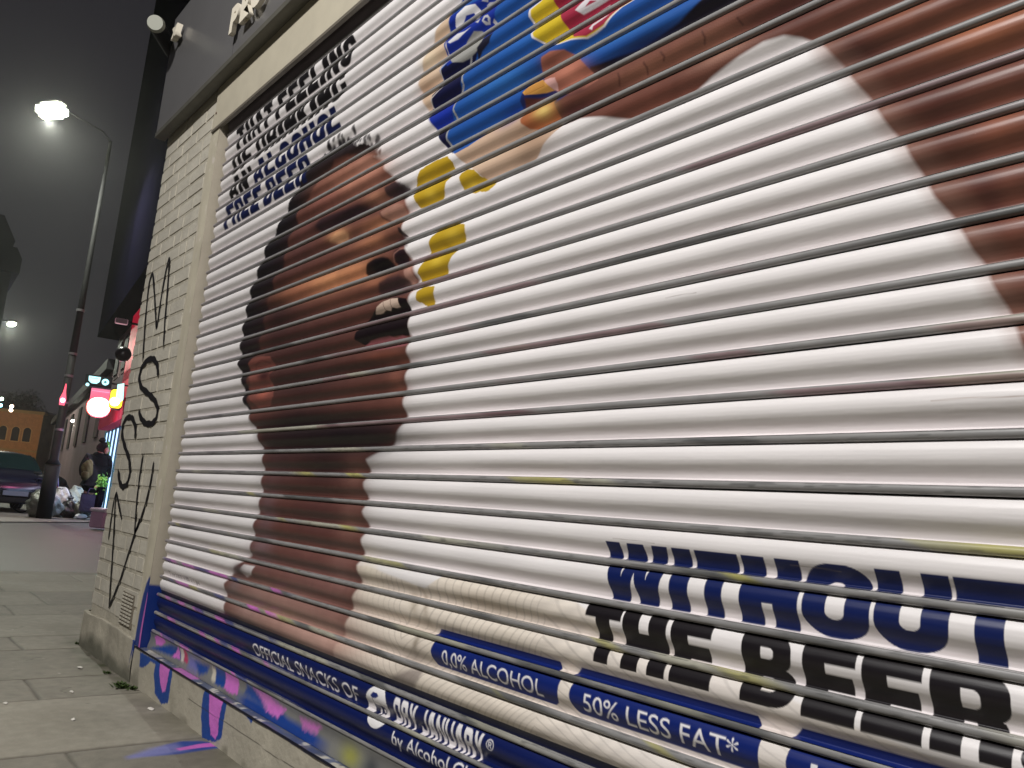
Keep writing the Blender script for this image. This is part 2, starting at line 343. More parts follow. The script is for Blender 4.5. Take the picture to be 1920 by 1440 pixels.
for q in [[(1.7246,1.7423),(1.7568,1.7773),(1.7907,1.7833),(1.8297,1.7859),(1.8867,1.7792),(1.9107,1.753),(1.9151,1.7254),(1.9051,1.7114),(1.8924,1.698),(1.8857,1.6782),(1.8712,1.6605),(1.8458,1.6454),(1.8212,1.6534),(1.7955,1.6506),(1.7548,1.6674),(1.7313,1.7061)],[(1.9532,1.6974),(1.9609,1.7088),(1.9764,1.7148),(2.0178,1.6994),(2.0437,1.6755),(2.0724,1.6585),(2.1141,1.6351),(2.1069,1.6257),(2.0776,1.621),(2.0502,1.6299),(2.0277,1.6317),(1.9979,1.6487),(1.9666,1.6559)],[(1.925,1.5871),(1.9492,1.5708),(2.0005,1.5555),(2.0003,1.5264),(1.9859,1.5006),(1.9588,1.4801),(1.9347,1.4527),(1.9253,1.4222),(1.8822,1.4316),(1.8115,1.4278),(1.7949,1.4615),(1.8137,1.4887),(1.8379,1.5129),(1.8377,1.5436),(1.8645,1.5651),(1.9056,1.5722)],[(1.8912,1.4077),(1.8854,1.3836),(1.8784,1.3523),(1.8619,1.3607),(1.8497,1.3582),(1.8241,1.3727),(1.8017,1.3808),(1.8023,1.4065),(1.829,1.4171)]]: 
    A.poly(q, YEL, .0025, rough=.0012)
for v in [(1.793,1.7246,0.0314,0.0006,0.0135,-0.0166),(1.9496,1.538,0.0326,0.0013,0.0122,-0.0175),(1.821,1.685,0.0259,-0.0008,0.0074,-0.0131),(1.8869,1.477,0.0289,0.0031,0.0102,-0.0169),(2.0047,1.6646,0.0225,0.001,0.009,-0.0143)]: A.blob(v, (222, 192, 70), .6)
for v in [(1.7635,1.6797,0.0217,-0.001,0.0075,-0.0116),(1.931,1.5051,0.0119,0.0004,0.0271,-0.0205),(2.0438,1.6433,0.0266,-0.0016,0.0059,-0.0103)]: A.blob(v, (150, 120, 30), .5)

# ---- crisp packet
A.poly([(1.8277,2.2422),(1.8556,2.263),(1.9511,2.3241),(2.9271,2.023),(2.8682,1.8389),(2.8811,1.7678),(2.8033,1.7728),(2.7062,1.7769),(2.5705,1.7778),(2.4477,1.7841),(2.3431,1.819),(2.258,1.8457),(2.2126,1.8209),(2.1916,1.8145),(2.1002,1.8025),(2.0388,1.7881),(1.9811,1.7769),(1.922,1.7744),(1.8753,1.8033),(1.8278,1.8589),(1.7799,1.923),(1.768,1.9606),(1.7773,2.0007),(1.8156,2.026),(1.8031,2.0696),(1.8246,2.0994),(1.8109,2.1509)], (34, 80, 152), .003)
A.blob((2.2105,2.0088,0.2194,-0.0194,0.0319,-0.0404), (42, 98, 172), .7); A.blob((2.0971,1.9238,0.1239,-0.0065,0.0221,-0.0384), (46, 102, 168), .8); A.blob((2.4882,1.8699,0.1611,-0.0148,0.011,-0.0203), (40, 100, 166), .7)
A.blob((2.5402,1.7905,0.1528,-0.0065,0.0167,-0.0267), (24, 44, 120), .9); A.blob((2.302,1.8697,0.0892,-0.01,0.0227,-0.0448), (26, 46, 100), .75); A.blob((2.1542,1.8067,0.0445,-0.0019,-0.0135,-0.0241), (24, 50, 130), .9)
A.poly([(2.4332,1.8015),(2.5578,1.7917),(2.645,1.7914),(2.7053,1.7935),(2.7668,1.8013),(2.8249,1.8064),(2.9319,1.8051),(2.9096,1.8811),(2.8229,1.8628),(2.7304,1.8464),(2.6644,1.8265),(2.5678,1.8157),(2.492,1.8234),(2.4193,1.8281)], (20, 17, 28), .006)
A.blob((2.5894,1.8148,0.0956,-0.0026,0.0085,-0.0208), (20, 22, 52), .85)
A.poly([(2.3711,1.8013),(2.4193,1.8281),(2.4927,1.8142),(2.5684,1.8068),(2.6651,1.8143),(2.7312,1.8298),(2.8245,1.8176),(2.9112,1.8161),(2.9128,1.7522),(2.7447,1.7551),(2.5718,1.7589),(2.4506,1.7509)], (24, 20, 30), .006)
A.poly([(2.1875,1.799),(2.1814,1.8326),(2.1979,1.8621),(2.2464,1.8643),(2.3424,1.826),(2.3826,1.7704),(2.3501,1.7495),(2.2958,1.7558)], (30, 40, 90), .004)
# left navy border and grey seam
A.poly([(1.8387,2.0767),(1.9248,2.1384),(2.0135,2.0824),(1.9836,2.0638),(1.9206,2.0038),(1.9013,1.9375),(1.8871,1.9171),(1.879,1.8736),(1.8731,1.8326),(1.9114,1.7792),(1.8753,1.8033),(1.8278,1.8589),(1.7799,1.923),(1.768,1.9606),(1.7773,2.0007),(1.8156,2.026),(1.8088,2.0673)], (22, 24, 58), .003)
A.poly([(1.7643,1.9352),(1.768,1.9606),(1.834,1.9463),(1.8987,1.9385),(1.8871,1.9171),(1.8798,1.8685),(1.8141,1.8782),(1.7811,1.9159)], (26, 48, 148), .008)
A.poly([(1.8292,2.2329),(1.9168,2.2247),(1.9664,2.217),(2.0606,2.2024),(2.0381,2.1184),(2.0427,2.0849),(1.9974,2.0816),(1.9512,2.0747),(1.8957,2.0692),(1.8401,2.0678),(1.816,2.1199),(1.8166,2.1484)], (26, 48, 140), .003)
A.line([(1.9932,2.0787),(1.9532,2.061),(1.919,2.0141),(1.9242,1.9799),(1.8992,1.9511),(1.8924,1.9152),(1.9019,1.8863),(1.8751,1.867),(1.8731,1.8326),(1.8964,1.7965)], .007, (150, 152, 156))
A.line([(1.8213,2.1514),(1.8244,2.1162),(1.8419,2.0887),(1.8079,2.0727),(1.8088,2.0354),(1.8183,2.01),(1.7734,1.9921),(1.7719,1.9692),(1.7865,1.9472)], .004, (196, 190, 186))
A.poly([(1.8457,2.1946),(1.8621,2.2207),(1.8986,2.2302),(1.9478,2.213),(1.9719,2.1785),(1.9701,2.1583),(1.9503,2.1626),(1.9332,2.197),(1.9003,2.2027),(1.8752,2.186),(1.8679,2.1676)], (222, 222, 224), .002)
A.poly([(1.8298,2.1476),(1.8723,2.1555),(1.9089,2.1456),(1.9384,2.1453),(1.8805,2.1352),(1.8416,2.1391)], (210, 210, 214), .003)
A.poly([(1.9129,2.1191),(1.9502,2.1301),(1.9803,2.1196),(2.0022,2.0969),(1.9981,2.0765),(1.9773,2.0586),(1.9424,2.0527),(1.908,2.0543),(1.8656,2.0688),(1.8441,2.0911),(1.8769,2.0937)], (150, 150, 146), .003)
A.poly([(1.9786,2.066),(2.0135,2.0824),(2.0451,2.0838),(2.0304,2.0591),(1.9947,2.0511),(1.9689,2.0351)], (30, 30, 46), .004)
for q in [[(1.989,2.1414),(1.9965,2.1539),(2.0134,2.1491),(2.0246,2.1343),(2.0172,2.1219),(2.0004,2.1264)],[(1.9887,2.1931),(2.0023,2.1962),(2.0216,2.1899),(2.023,2.1796),(2.0042,2.1824),(1.9972,2.1825)],[(1.9565,2.1532),(1.9804,2.1518),(1.9723,2.1427)],[(1.9746,2.2098),(1.9908,2.2116),(2.0049,2.2111),(1.9973,2.1986)],[(2.0284,2.123),(2.0368,2.1285),(2.051,2.1062),(2.0423,2.1039)]]: A.poly(q, (178, 178, 184), .002)
A.poly([(1.9962,2.1396),(2.0047,2.1452),(2.0148,2.1389),(2.0116,2.1292)], (30, 44, 120), .002)
# oval mark on the packet: white edge, yellow then red field, pale sideways letters
LOGO = [(2.2769,2.108),(2.2217,2.0843),(2.1904,2.0786),(2.1885,2.0602),(2.1992,2.0374),(2.2153,2.0183),(2.2028,2.0064),(2.2105,1.9912),(2.2552,1.957),(2.3103,1.93),(2.356,1.9208),(2.4057,1.9041),(2.434,1.9047),(2.4613,1.9081),(2.4841,1.9209),(2.5114,1.9313),(2.5446,1.933),(2.6015,1.9549),(2.641,1.9962),(2.3827,2.1378)]
A.poly(LOGO, (214, 206, 206), .003)
def inset(q, f):
    c_ = np.mean(q, 0); return [tuple(c_ + (np.array(p) - c_) * f) for p in q]
A.poly(inset(LOGO, .955), (198, 172, 44), .003)
A.poly([(2.2649,2.1141),(2.283,2.05),(2.3052,2.0151),(2.319,1.9875),(2.3321,1.9647),(2.3643,1.9253),(2.4035,1.9105),(2.43,1.9118),(2.4576,1.9137),(2.4805,1.9265),(2.5064,1.9363),(2.5398,1.938),(2.6266,2.0041),(2.3827,2.1378)], (150, 42, 64), .003)
for q in [[(2.3611,1.9955),(2.3942,2.0124),(2.4669,1.9765),(2.4311,1.9754),(2.3838,1.9764)],[(2.3652,1.9522),(2.3815,1.9638),(2.4122,1.9629),(2.4613,1.966),(2.4751,1.954),(2.4665,1.9424),(2.434,1.9419),(2.393,1.9503)],[(2.4123,1.9239),(2.4217,1.9316),(2.4607,1.9346),(2.4705,1.9326),(2.4515,1.9284),(2.4256,1.9245),(2.423,1.9163)]]: A.poly(q, (205, 200, 204), .003)
A.poly([(2.3929,1.9884),(2.4092,1.9969),(2.4301,1.9866)], (150, 42, 64), .002)

# ---- hand and arm
ARM = [(2.3287,1.7346),(2.3179,1.7518),(2.31,1.7763),(2.3466,1.7841),(2.3899,1.7834),(2.4137,1.7976),(2.4579,1.7967),(2.5578,1.7917),(2.645,1.7914),(2.7053,1.7935),(2.7672,1.7921),(2.8255,1.7907),(2.8906,1.8056),(2.9312,1.837),(3.3811,1.6366),(3.3559,0.9789),(3.2681,1.0643),(3.2596,1.0848),(3.2523,1.1098),(3.2406,1.1417),(3.2248,1.1782),(3.213,1.209),(3.202,1.228),(3.1955,1.2449),(3.1752,1.285),(3.1541,1.3178),(3.1322,1.3644),(3.1125,1.4112),(3.0887,1.4486),(3.0698,1.4855),(3.0512,1.5197),(3.0248,1.5616),(3.0074,1.5933),(2.983,1.6289),(2.9646,1.6507),(2.9349,1.672),(2.9042,1.6868),(2.8641,1.6922),(2.8147,1.6859),(2.7498,1.6725),(2.6899,1.6535),(2.6352,1.6453),(2.5649,1.653),(2.4719,1.6874),(2.4001,1.7105),(2.3538,1.7125)]
A.poly(ARM, (112, 68, 56), .006)
for v, c_, a_ in [((2.4988,1.7387,0.1028,0.0008,0.008,-0.023),(92,54,48),0.8),((2.5865,1.7528,0.1082,-0.0008,0.007,-0.0197),(146,98,78),0.85),((2.745,1.7493,0.082,0.0003,0.0084,-0.0239),(150,104,84),0.6),((2.3859,1.7364,0.067,-0.0118,0.005,-0.0174),(78,44,44),0.8),((2.6201,1.6683,0.0792,-0.0003,0.0067,-0.0188),(128,78,64),0.7),((2.7828,1.705,0.0677,0.007,0.0077,-0.0164),(166,124,106),0.6),((2.9133,1.7311,0.0878,-0.0025,0.0111,-0.036),(74,40,40),0.7),((3.0297,1.5991,0.043,-0.0001,0.0125,-0.0241),(70,38,40),0.6),((3.2242,1.5572,0.078,-0.0042,0.0062,-0.036),(176,108,74),0.75),((3.1137,1.6353,0.0542,0.0004,0.0079,-0.0237),(148,88,62),0.6),((3.2415,1.4039,0.0382,0.0004,0.0056,-0.0411),(150,90,66),0.7),((3.159,1.4665,0.036,0.0014,0.0141,-0.047),(92,50,44),0.6),((3.2515,1.2698,0.0248,0.0011,0.0047,-0.068),(132,80,64),0.6),((3.2199,1.3087,0.0158,0.0003,0.0111,-0.0414),(88,48,44),0.6)]: A.blob(v, c_, a_)
# pale soft rim where the arm turns away
A.line([(2.9791,1.6345),(3.0165,1.5876),(3.0579,1.5207),(3.0975,1.4473),(3.1398,1.3721),(3.1823,1.2911),(3.2184,1.217),(3.2487,1.1412),(3.2686,1.0851)], .035, (150, 112, 98), .55, .03)
for q in [[(2.5113,1.7737),(2.5153,1.7621),(2.5102,1.7492)],[(2.5826,1.769),(2.5891,1.7566),(2.587,1.7454)],[(2.627,1.7742),(2.6361,1.7608),(2.6323,1.7553)],[(2.729,1.7735),(2.7346,1.7596),(2.7301,1.7502)],[(2.8082,1.7661),(2.8156,1.7516)]]: A.line(q, .004, (70, 40, 36), .7, .004)
I = A.idx(2.0, 2.9, 1.5, 2.3); d = A.sdf(A.a[I], A.b[I], ARM); x, z = A.a[I], A.b[I]
tex = (.5 + .5 * np.sin((x * 1.0 + z * .8) * 900 + 3 * np.sin((x - z) * 260))) * np.clip(-d / .01, 0, 1) * np.exp(-np.clip(-d, 0, 9) / .05)
A.c[I] = A.c[I] * (1 + .25 * (tex - .3) * (tex > 0))[:, None]
# thumb
A.poly([(2.2487,1.8775),(2.2467,1.8952),(2.2535,1.9208),(2.2833,1.9235),(2.3306,1.9087),(2.3705,1.8792),(2.4029,1.8428),(2.4331,1.8029),(2.4511,1.7827),(2.4157,1.776),(2.3732,1.7793),(2.3239,1.7981),(2.3096,1.8145),(2.2744,1.8504)], (150, 94, 78), .004)
A.blob((2.3593,1.8327,0.0482,-0.0037,0.013,-0.0266), (196, 128, 106), .85); A.blob((2.2808,1.8952,0.0258,0.0003,0.0138,-0.0252), (120, 72, 60), .6); A.blob((2.3813,1.7841,0.0408,-0.0054,0.0063,-0.013), (78, 44, 44), .8)
A.poly([(2.2666,1.8535),(2.2892,1.8514),(2.3082,1.8452),(2.3135,1.8294),(2.3096,1.8145),(2.2959,1.8226),(2.2796,1.8372)], (206, 160, 154), .003)
A.poly([(2.1911,1.8519),(2.2079,1.8611),(2.2272,1.8635),(2.2621,1.8594),(2.2793,1.8401),(2.298,1.8204),(2.2737,1.8229),(2.2407,1.83),(2.2004,1.8412)], (204, 150, 76), .002)
for k in range(5):
    a0 = np.array((2.2012,1.8508)); a1 = np.array((2.2708,1.849)); dd = np.array([0, -.004 * k + .006]); A.line([tuple(a0 + dd), tuple(a1 + dd)], .002, (140, 84, 34), .7, .002)
A.poly([(2.1896,1.7982),(2.1937,1.8138),(2.1992,1.8345),(2.2437,1.8205),(2.3013,1.8068),(2.3203,1.7806),(2.3046,1.7756),(2.2554,1.7841),(2.2246,1.7856),(2.1966,1.79)], (84, 46, 42), .005)
A.poly([(2.1897,1.7812),(2.2,1.7944),(2.2546,1.7913),(2.3091,1.7848),(2.3207,1.7603),(2.3308,1.7312),(2.3062,1.7264),(2.261,1.7339),(2.2212,1.7477),(2.1953,1.7679)], (156, 92, 58), .004)
A.blob((2.2755,1.7727,0.0332,-0.0013,0.0076,-0.0192), (214, 186, 110), .9)

# ---- the man: hair, skin, features
HAIR = [(1.0663,2.0262),(0.9723,2.0155),(0.909,1.975),(0.8487,1.9172),(0.7644,1.8375),(0.6828,1.7844),(0.634,1.7003),(0.582,1.622),(0.5666,1.5587),(0.5504,1.4518),(0.5609,1.377),(0.5593,1.3214),(0.6396,1.2302),(0.6688,1.1623),(0.7427,1.11),(0.8399,1.0377),(0.9128,0.9716),(1.1114,0.984),(1.2389,1.2262),(1.2579,1.585),(1.2527,1.9065),(1.3919,1.9213),(1.4876,1.9097),(1.4533,1.948),(1.3886,1.982),(1.335,1.9882),(1.2786,2.0298),(1.2201,2.0413),(1.1319,2.038)]
A.poly(HAIR, (30, 28, 32), .006, rough=.002)
cl = [(1.1048,2.0345),(1.15,2.0443),(1.1963,2.0452),(1.2384,2.0431),(1.2766,2.0382),(1.3158,2.0098),(1.3653,1.9784),(1.4006,1.9744),(1.4435,1.9475),(1.2273,2.0114),(1.3079,1.9817),(1.4747,1.9247)]
for i_, (cx, cz) in enumerate(cl):
    for j in range(6):
        rx = .007 + .007 * random.random(); ox, oz = random.uniform(-.03, .03), random.uniform(-.015, .03)
        A.blob((cx + ox, cz + oz, rx, .004, -.002, rx * .8), (40, 36, 40), .85, 2.2)
SKIN = [(1.1852,1.9813),(1.2726,1.9775),(1.3749,1.9509),(1.449,1.9219),(1.5236,1.8752),(1.5458,1.8437),(1.5868,1.8089),(1.639,1.7716),(1.6732,1.7302),(1.6942,1.6947),(1.7021,1.668),(1.6878,1.6388),(1.6871,1.5981),(1.7164,1.548),(1.7628,1.491),(1.7954,1.4445),(1.7703,1.4073),(1.7577,1.3739),(1.7767,1.3298),(1.7725,1.2955),(1.789,1.2784),(1.7833,1.2386),(1.7945,1.1928),(1.7885,1.155),(1.7885,1.1139),(1.8062,1.062),(1.7951,1.038),(1.7745,1.0082),(1.75,0.9826),(1.6872,0.9644),(1.6339,0.9438),(1.6467,0.9124),(1.6302,0.8808),(1.6519,0.8355),(1.6423,0.7999),(1.6741,0.7608),(1.6533,0.7248),(1.6644,0.6883),(1.6461,0.6537),(1.6669,0.6132),(1.6425,0.5678),(1.6268,0.5091),(1.6078,0.4639),(1.5789,0.4337),(1.5644,0.3929),(1.5212,0.2923),(0.8616,0.2744),(0.6801,0.3529),(0.7664,0.4096),(0.7315,0.5013),(0.803,0.5645),(0.9172,0.6171),(0.916,0.7146),(0.94,0.7924),(0.9354,0.8748),(0.9128,0.9716),(0.8399,1.0377),(0.7519,1.0976),(0.7104,1.1599),(0.6798,1.2334),(0.6675,1.3131),(0.7275,1.3444),(0.7546,1.4113),(0.7653,1.5279),(0.8043,1.6318),(0.8731,1.6808),(0.8708,1.7496),(0.9284,1.7987),(0.9381,1.8729),(1.0427,1.9127),(1.11,1.9522)]
A.poly(SKIN, (104, 62, 52), .012)
for v, c_, a_, *h_ in [((0.8824,1.4554,0.1761,-0.0056,0.0568,-0.1839),(44,28,30),0.85),((0.9879,1.6978,0.1257,-0.0034,0.0241,-0.0846),(84,52,50),0.6),((1.1694,1.3414,0.3862,-0.0133,0.0255,-0.0934),(76,44,40),0.8),((1.1298,1.1992,0.3945,-0.0107,0.0209,-0.0736),(54,34,34),0.8),((1.3331,1.8736,0.2096,-0.0148,0.0492,-0.0621),(192,128,102),0.9),((1.4325,1.8904,0.0933,-0.0105,0.0343,-0.0356),(204,142,118),0.8),((1.1599,1.8509,0.1146,-0.0041,0.0416,-0.042),(140,84,72),0.7),((1.0484,1.7843,0.1057,-0.0021,0.0269,-0.0381),(112,68,62),0.6),((1.3887,1.7532,0.1451,-0.0024,0.0153,-0.022),(58,34,38),0.9),((1.6555,1.7467,0.0408,-0.003,0.0133,-0.0237),(44,30,36),0.95),((1.5087,1.7646,0.0629,-0.0015,0.0203,-0.0212),(176,118,88),0.8),((1.1369,1.7572,0.0541,0.0024,0.0128,-0.0186),(60,38,40),0.8),((1.2929,1.7404,0.1202,-0.0042,0.0153,-0.0186),(48,30,36),0.85),((1.2832,1.6906,0.0613,-0.0012,0.0158,-0.0202),(214,148,96),0.9),((1.375,1.6192,0.0879,-0.0013,0.0229,-0.0244),(128,80,64),0.6),((1.6467,1.6871,0.0584,-0.0051,0.017,-0.0276),(184,124,104),0.85),((1.5611,1.6645,0.1147,-0.008,0.0203,-0.0236),(196,128,88),0.9),((1.5248,1.6147,0.1046,-0.0034,0.0203,-0.0215),(186,120,82),0.8),((1.6346,1.6002,0.0465,-0.0007,0.0126,-0.0193),(90,54,48),0.7),((1.2403,1.5367,0.2327,-0.0075,0.0239,-0.0354),(230,154,98),0.95),((1.4402,1.5285,0.1159,-0.0018,0.0203,-0.0315),(208,134,86),0.85),((1.0326,1.5408,0.1625,-0.0053,0.0212,-0.0307),(176,106,74),0.7),((1.3621,1.4547,0.199,-0.009,0.0197,-0.0242),(128,78,58),0.6),((1.58,1.4723,0.0714,0.0001,0.0189,-0.0182),(176,110,76),0.8),((1.5807,1.5269,0.0602,-0.0021,0.0176,-0.0266),(26,16,20),0.98,1.8),((1.6887,1.5314,0.028,0.0006,0.0169,-0.0291),(40,22,26),0.95,1.8),((1.7512,1.4807,0.0218,-0.0011,0.012,-0.021),(196,140,120),0.8),((1.6655,1.4457,0.0954,-0.0027,0.0191,-0.024),(74,46,46),0.9),((1.7602,1.4323,0.0271,-0.0017,0.012,-0.0207),(196,150,130),0.7),((1.564,1.432,0.0485,0.0002,0.0202,-0.023),(110,66,54),0.5),((1.6802,1.2311,0.1108,-0.0053,0.016,-0.0231),(130,70,50),0.8),((1.581,1.2125,0.1737,-0.007,0.0056,-0.0259),(60,34,30),0.7),((1.7516,1.1519,0.0434,-0.0033,0.0143,-0.0455),(140,84,66),0.7),((1.6305,1.1223,0.1409,-0.0029,0.0126,-0.0315),(84,46,38),0.6),((1.502,1.0104,0.317,-0.0019,0.0128,-0.0538),(24,18,22),0.95),((1.1712,1.0535,0.2552,-0.0022,0.0201,-0.0706),(40,26,30),0.8),((1.3579,0.9148,0.2878,0.002,0.017,-0.0648),(40,24,28),0.85),((1.0444,0.9306,0.1227,0.0003,0.0275,-0.0889),(70,48,52),0.6),((1.5798,0.8783,0.0595,0.0012,0.0172,-0.0746),(112,74,64),0.8),((1.3613,0.769,0.2555,0.0134,0.0185,-0.0689),(76,44,44),0.8),((1.5772,0.7579,0.0649,0.0039,0.0137,-0.0583),(126,86,76),0.7),((1.0098,0.7684,0.0671,0.0032,0.0082,-0.1057),(104,80,84),0.7),((1.2947,0.6196,0.2973,0.0113,-0.0055,-0.0582),(112,72,68),0.7),((1.0066,0.6442,0.0862,-0.0032,-0.0001,-0.0526),(126,100,104),0.7),((1.5649,0.6164,0.0781,-0.0002,0.0018,-0.0581),(142,100,92),0.7),((1.1796,0.493,0.3206,0.0036,-0.0207,-0.0617),(146,108,98),0.8),((1.3803,0.4428,0.2556,0.0033,-0.0214,-0.0492),(174,132,116),0.85),((0.9836,0.4501,0.1284,0.0008,-0.017,-0.0542),(150,126,120),0.7),((0.8262,0.5011,0.0574,-0.0005,-0.0046,-0.0405),(120,104,104),0.7),((1.2335,0.444,0.3709,0.0095,-0.0312,-0.0753),(168,128,116),0.8),((1.4187,0.5548,0.22,0.004,-0.0129,-0.0535),(130,90,84),0.6),((1.487,0.4226,0.1827,0.003,-0.0218,-0.0418),(196,156,142),0.7)]:
    A.blob(v, c_, a_, *h_)
A.blob((1.0865,1.3513,0.336,-0.0059,0.0796,-0.2799), (62, 42, 44), .2)
A.poly([(1.5592,1.7787),(1.6072,1.7824),(1.6511,1.7699),(1.694,1.741),(1.6976,1.707),(1.6559,1.7148),(1.6081,1.7326),(1.571,1.7512)], (50, 38, 42), .008, .85, rough=.002)
A.poly([(1.1033,1.7632),(1.1456,1.7843),(1.2852,1.7723),(1.4006,1.761),(1.4653,1.7407),(1.4824,1.7222),(1.403,1.7207),(1.2967,1.7246),(1.1834,1.7288),(1.1355,1.7322)], (44, 30, 36), .014, .8)
A.poly([(1.2261,1.6811),(1.2666,1.6982),(1.3262,1.6918),(1.3505,1.6789),(1.3401,1.663),(1.2908,1.6593)], (204, 150, 104), .012, .75)
A.poly([(1.5503,1.7015),(1.5799,1.7076),(1.634,1.7072),(1.6806,1.6916),(1.6948,1.6616),(1.6868,1.6439),(1.6458,1.6474),(1.5979,1.664),(1.5635,1.6827)], (168, 122, 104), .005, .75)
A.line([(1.5434,1.7049),(1.5639,1.6809),(1.6014,1.6615),(1.6522,1.6441)], .006, (96, 60, 52), .8, .006)
A.poly([(1.6644,1.6263),(1.6802,1.6193),(1.6947,1.6029),(1.7146,1.587),(1.6878,1.5947),(1.6705,1.6101)], (34, 30, 32), .003, .9)
A.poly([(1.6621,1.594),(1.6947,1.6029),(1.7175,1.5719),(1.7264,1.5539),(1.692,1.5581),(1.6513,1.5603),(1.6025,1.5674),(1.6295,1.5815)], (74, 42, 44), .012, .7)
A.poly([(1.4881,1.5194),(1.5079,1.5464),(1.5444,1.5526),(1.5942,1.5491),(1.6262,1.5393),(1.6547,1.5139),(1.6648,1.4925),(1.6181,1.4916),(1.5668,1.4912),(1.5187,1.4967)], (22, 16, 20), .007, .95)
A.poly([(1.6588,1.5229),(1.6661,1.5441),(1.6933,1.5514),(1.7167,1.5464),(1.7292,1.5246),(1.7313,1.4988),(1.703,1.5012),(1.6728,1.5104)], (38, 24, 30), .005, .9)
A.line([(1.6527,1.5241),(1.6601,1.5454),(1.687,1.5543),(1.71,1.5526)], .005, (150, 104, 92), .8, .005)
A.poly([(1.5802,1.4425),(1.5926,1.47),(1.6386,1.478),(1.6971,1.4736),(1.7457,1.452),(1.7661,1.4297),(1.7591,1.4092),(1.7011,1.4095),(1.634,1.4141)], (54, 38, 42), .012, .8)
A.poly([(1.7201,1.4851),(1.7446,1.4867),(1.7701,1.4662),(1.7847,1.4449),(1.7581,1.4435),(1.733,1.4606)], (176, 130, 114), .006, .75)
A.line([(1.2771,1.2229),(1.417,1.2276),(1.6096,1.2193),(1.7256,1.2143)], .02, (50, 28, 28), .5, .03)
A.poly([(0.7653,1.0871),(1.1559,1.1074),(1.5146,1.0927),(1.7908,1.0468),(1.7721,1.0069),(1.7448,0.9813),(1.6649,0.9616),(1.3493,0.9477),(0.9457,0.9676)], (26, 20, 24), .06, .75)
A.poly([(1.4805,1.3095),(1.4846,1.334),(1.5296,1.3612),(1.5833,1.3847),(1.6361,1.4041),(1.6927,1.4093),(1.7538,1.3946),(1.7681,1.3616),(1.7752,1.324),(1.7712,1.2881),(1.7152,1.2951),(1.6323,1.2944),(1.5707,1.2873),(1.5268,1.2892)], (26, 16, 20), .003)
A.poly([(1.5823,1.375),(1.5965,1.3941),(1.6239,1.406),(1.6671,1.4087),(1.7079,1.4036),(1.7187,1.3769),(1.6991,1.3767),(1.6754,1.382),(1.6655,1.3739),(1.6412,1.3792),(1.6247,1.3736),(1.6069,1.373)], (206, 180, 160), .0025)
A.line([(1.6266,1.4072),(1.6415,1.3775)], .003, (120, 90, 80), .8); A.line([(1.6671,1.4087),(1.6757,1.3803)], .003, (120, 90, 80), .8)
A.poly([(1.5336,1.2867),(1.5685,1.2973),(1.6164,1.2995),(1.6721,1.299),(1.705,1.2902),(1.7376,1.2938),(1.7812,1.2778),(1.7771,1.2572),(1.7113,1.2586),(1.6364,1.2607),(1.5813,1.2668)], (134, 74, 78), .004)
A.poly([(0.6675,1.3131),(0.7022,1.3305),(0.7811,1.3306),(0.8691,1.3214),(0.9068,1.2745),(0.8834,1.2472),(0.9036,1.2125),(0.9436,1.1712),(0.8995,1.1394),(0.797,1.1371),(0.7259,1.1731),(0.6804,1.2169),(0.7133,1.239),(0.6703,1.2755)], (124, 70, 60), .004)
A.blob((0.835,1.2533,0.0559,-0.0008,0.0059,-0.0183), (56, 26, 28), .9, 1.5); A.blob((0.8394,1.1819,0.0475,-0.0031,-0.0044,-0.0155), (186, 98, 76), .7); A.line([(0.7121,1.2719),(0.7315,1.3029),(0.7965,1.3128),(0.8578,1.2988)], .006, (96, 44, 42), .6, .005)
A.poly([(0.8826,0.5832),(0.9735,0.5849),(0.948,0.5541),(0.8972,0.5416),(0.8443,0.5577)], (214, 208, 208), .006, .9); A.blob((0.8384,0.5607,0.0425,0.0007,-0.0017,-0.022), (84, 70, 72), .9)

for poly_, dk, ds in ((SKIN, 1.0, .12), (ARM, .88, .03)):
    P_ = np.array(poly_); I = A.idx(P_[:, 0].min(), P_[:, 0].max(), P_[:, 1].min(), P_[:, 1].max()); d = A.sdf(A.a[I], A.b[I], poly_)
    al = np.clip(.5 - d / .01, 0, 1)[:, None]; c0_ = A.c[I]; lum = (c0_ @ np.array([.3, .6, .1]))[:, None]
    pores = 1 + .10 * (vnoise(A.a[I], A.b[I], 301, 60) - .5) + .12 * (vnoise(A.a[I], A.b[I], 302, 18) - .5)
    A.c[I] = c0_ * (1 - al) + ((c0_ * (1 - ds) + lum * ds) * dk * pores[:, None]) * al
# ---- navy foot band
zs = Zk(28) + .30 * P
A.poly([(-.2, 0), (4.2, 0), (4.2, zs), (-.2, zs)], (11, 25, 80), .0015)
A.poly([(-.2, Zk(28)), (4.2, Zk(28)), (4.2, zs), (-.2, zs)], (16, 18, 34), .0015, .85)
# ---- badge
bx, bz = (1.8157,0.3315)[0], Zk(28) - .70 * P; br = .050
A.poly([(bx + br * 1.05 * math.cos(t), bz + br * math.sin(t)) for t in np.linspace(0, 2 * math.pi, 40)[:-1]], (232, 230, 230))
cu_ = [(-.022, .004), (.020, .006), (.022, -.008), (.012, -.026), (-.004, -.026), (-.018, -.012)]
A.poly([(bx + .004 + a, bz + b) for a, b in cu_], (14, 24, 70))
A.poly([(bx + .030 + .0085 * math.cos(t), bz - .004 + .0095 * math.sin(t)) for t in np.linspace(0, 6.28, 20)], (14, 24, 70)); A.poly([(bx + .030 + .004 * math.cos(t), bz - .004 + .005 * math.sin(t)) for t in np.linspace(0, 6.28, 14)], (232, 230, 230))
A.poly([(bx + .012 + .004 * math.cos(t), bz - .008 + .009 * math.sin(t)) for t in np.linspace(0, 6.28, 16)], (232, 230, 230))
A.poly([(bx - .028, bz + .022), (bx - .018, bz + .032), (bx + .000, bz + .033), (bx + .010, bz + .027), (bx - .002, bz + .020), (bx - .018, bz + .018)], (20, 40, 110))
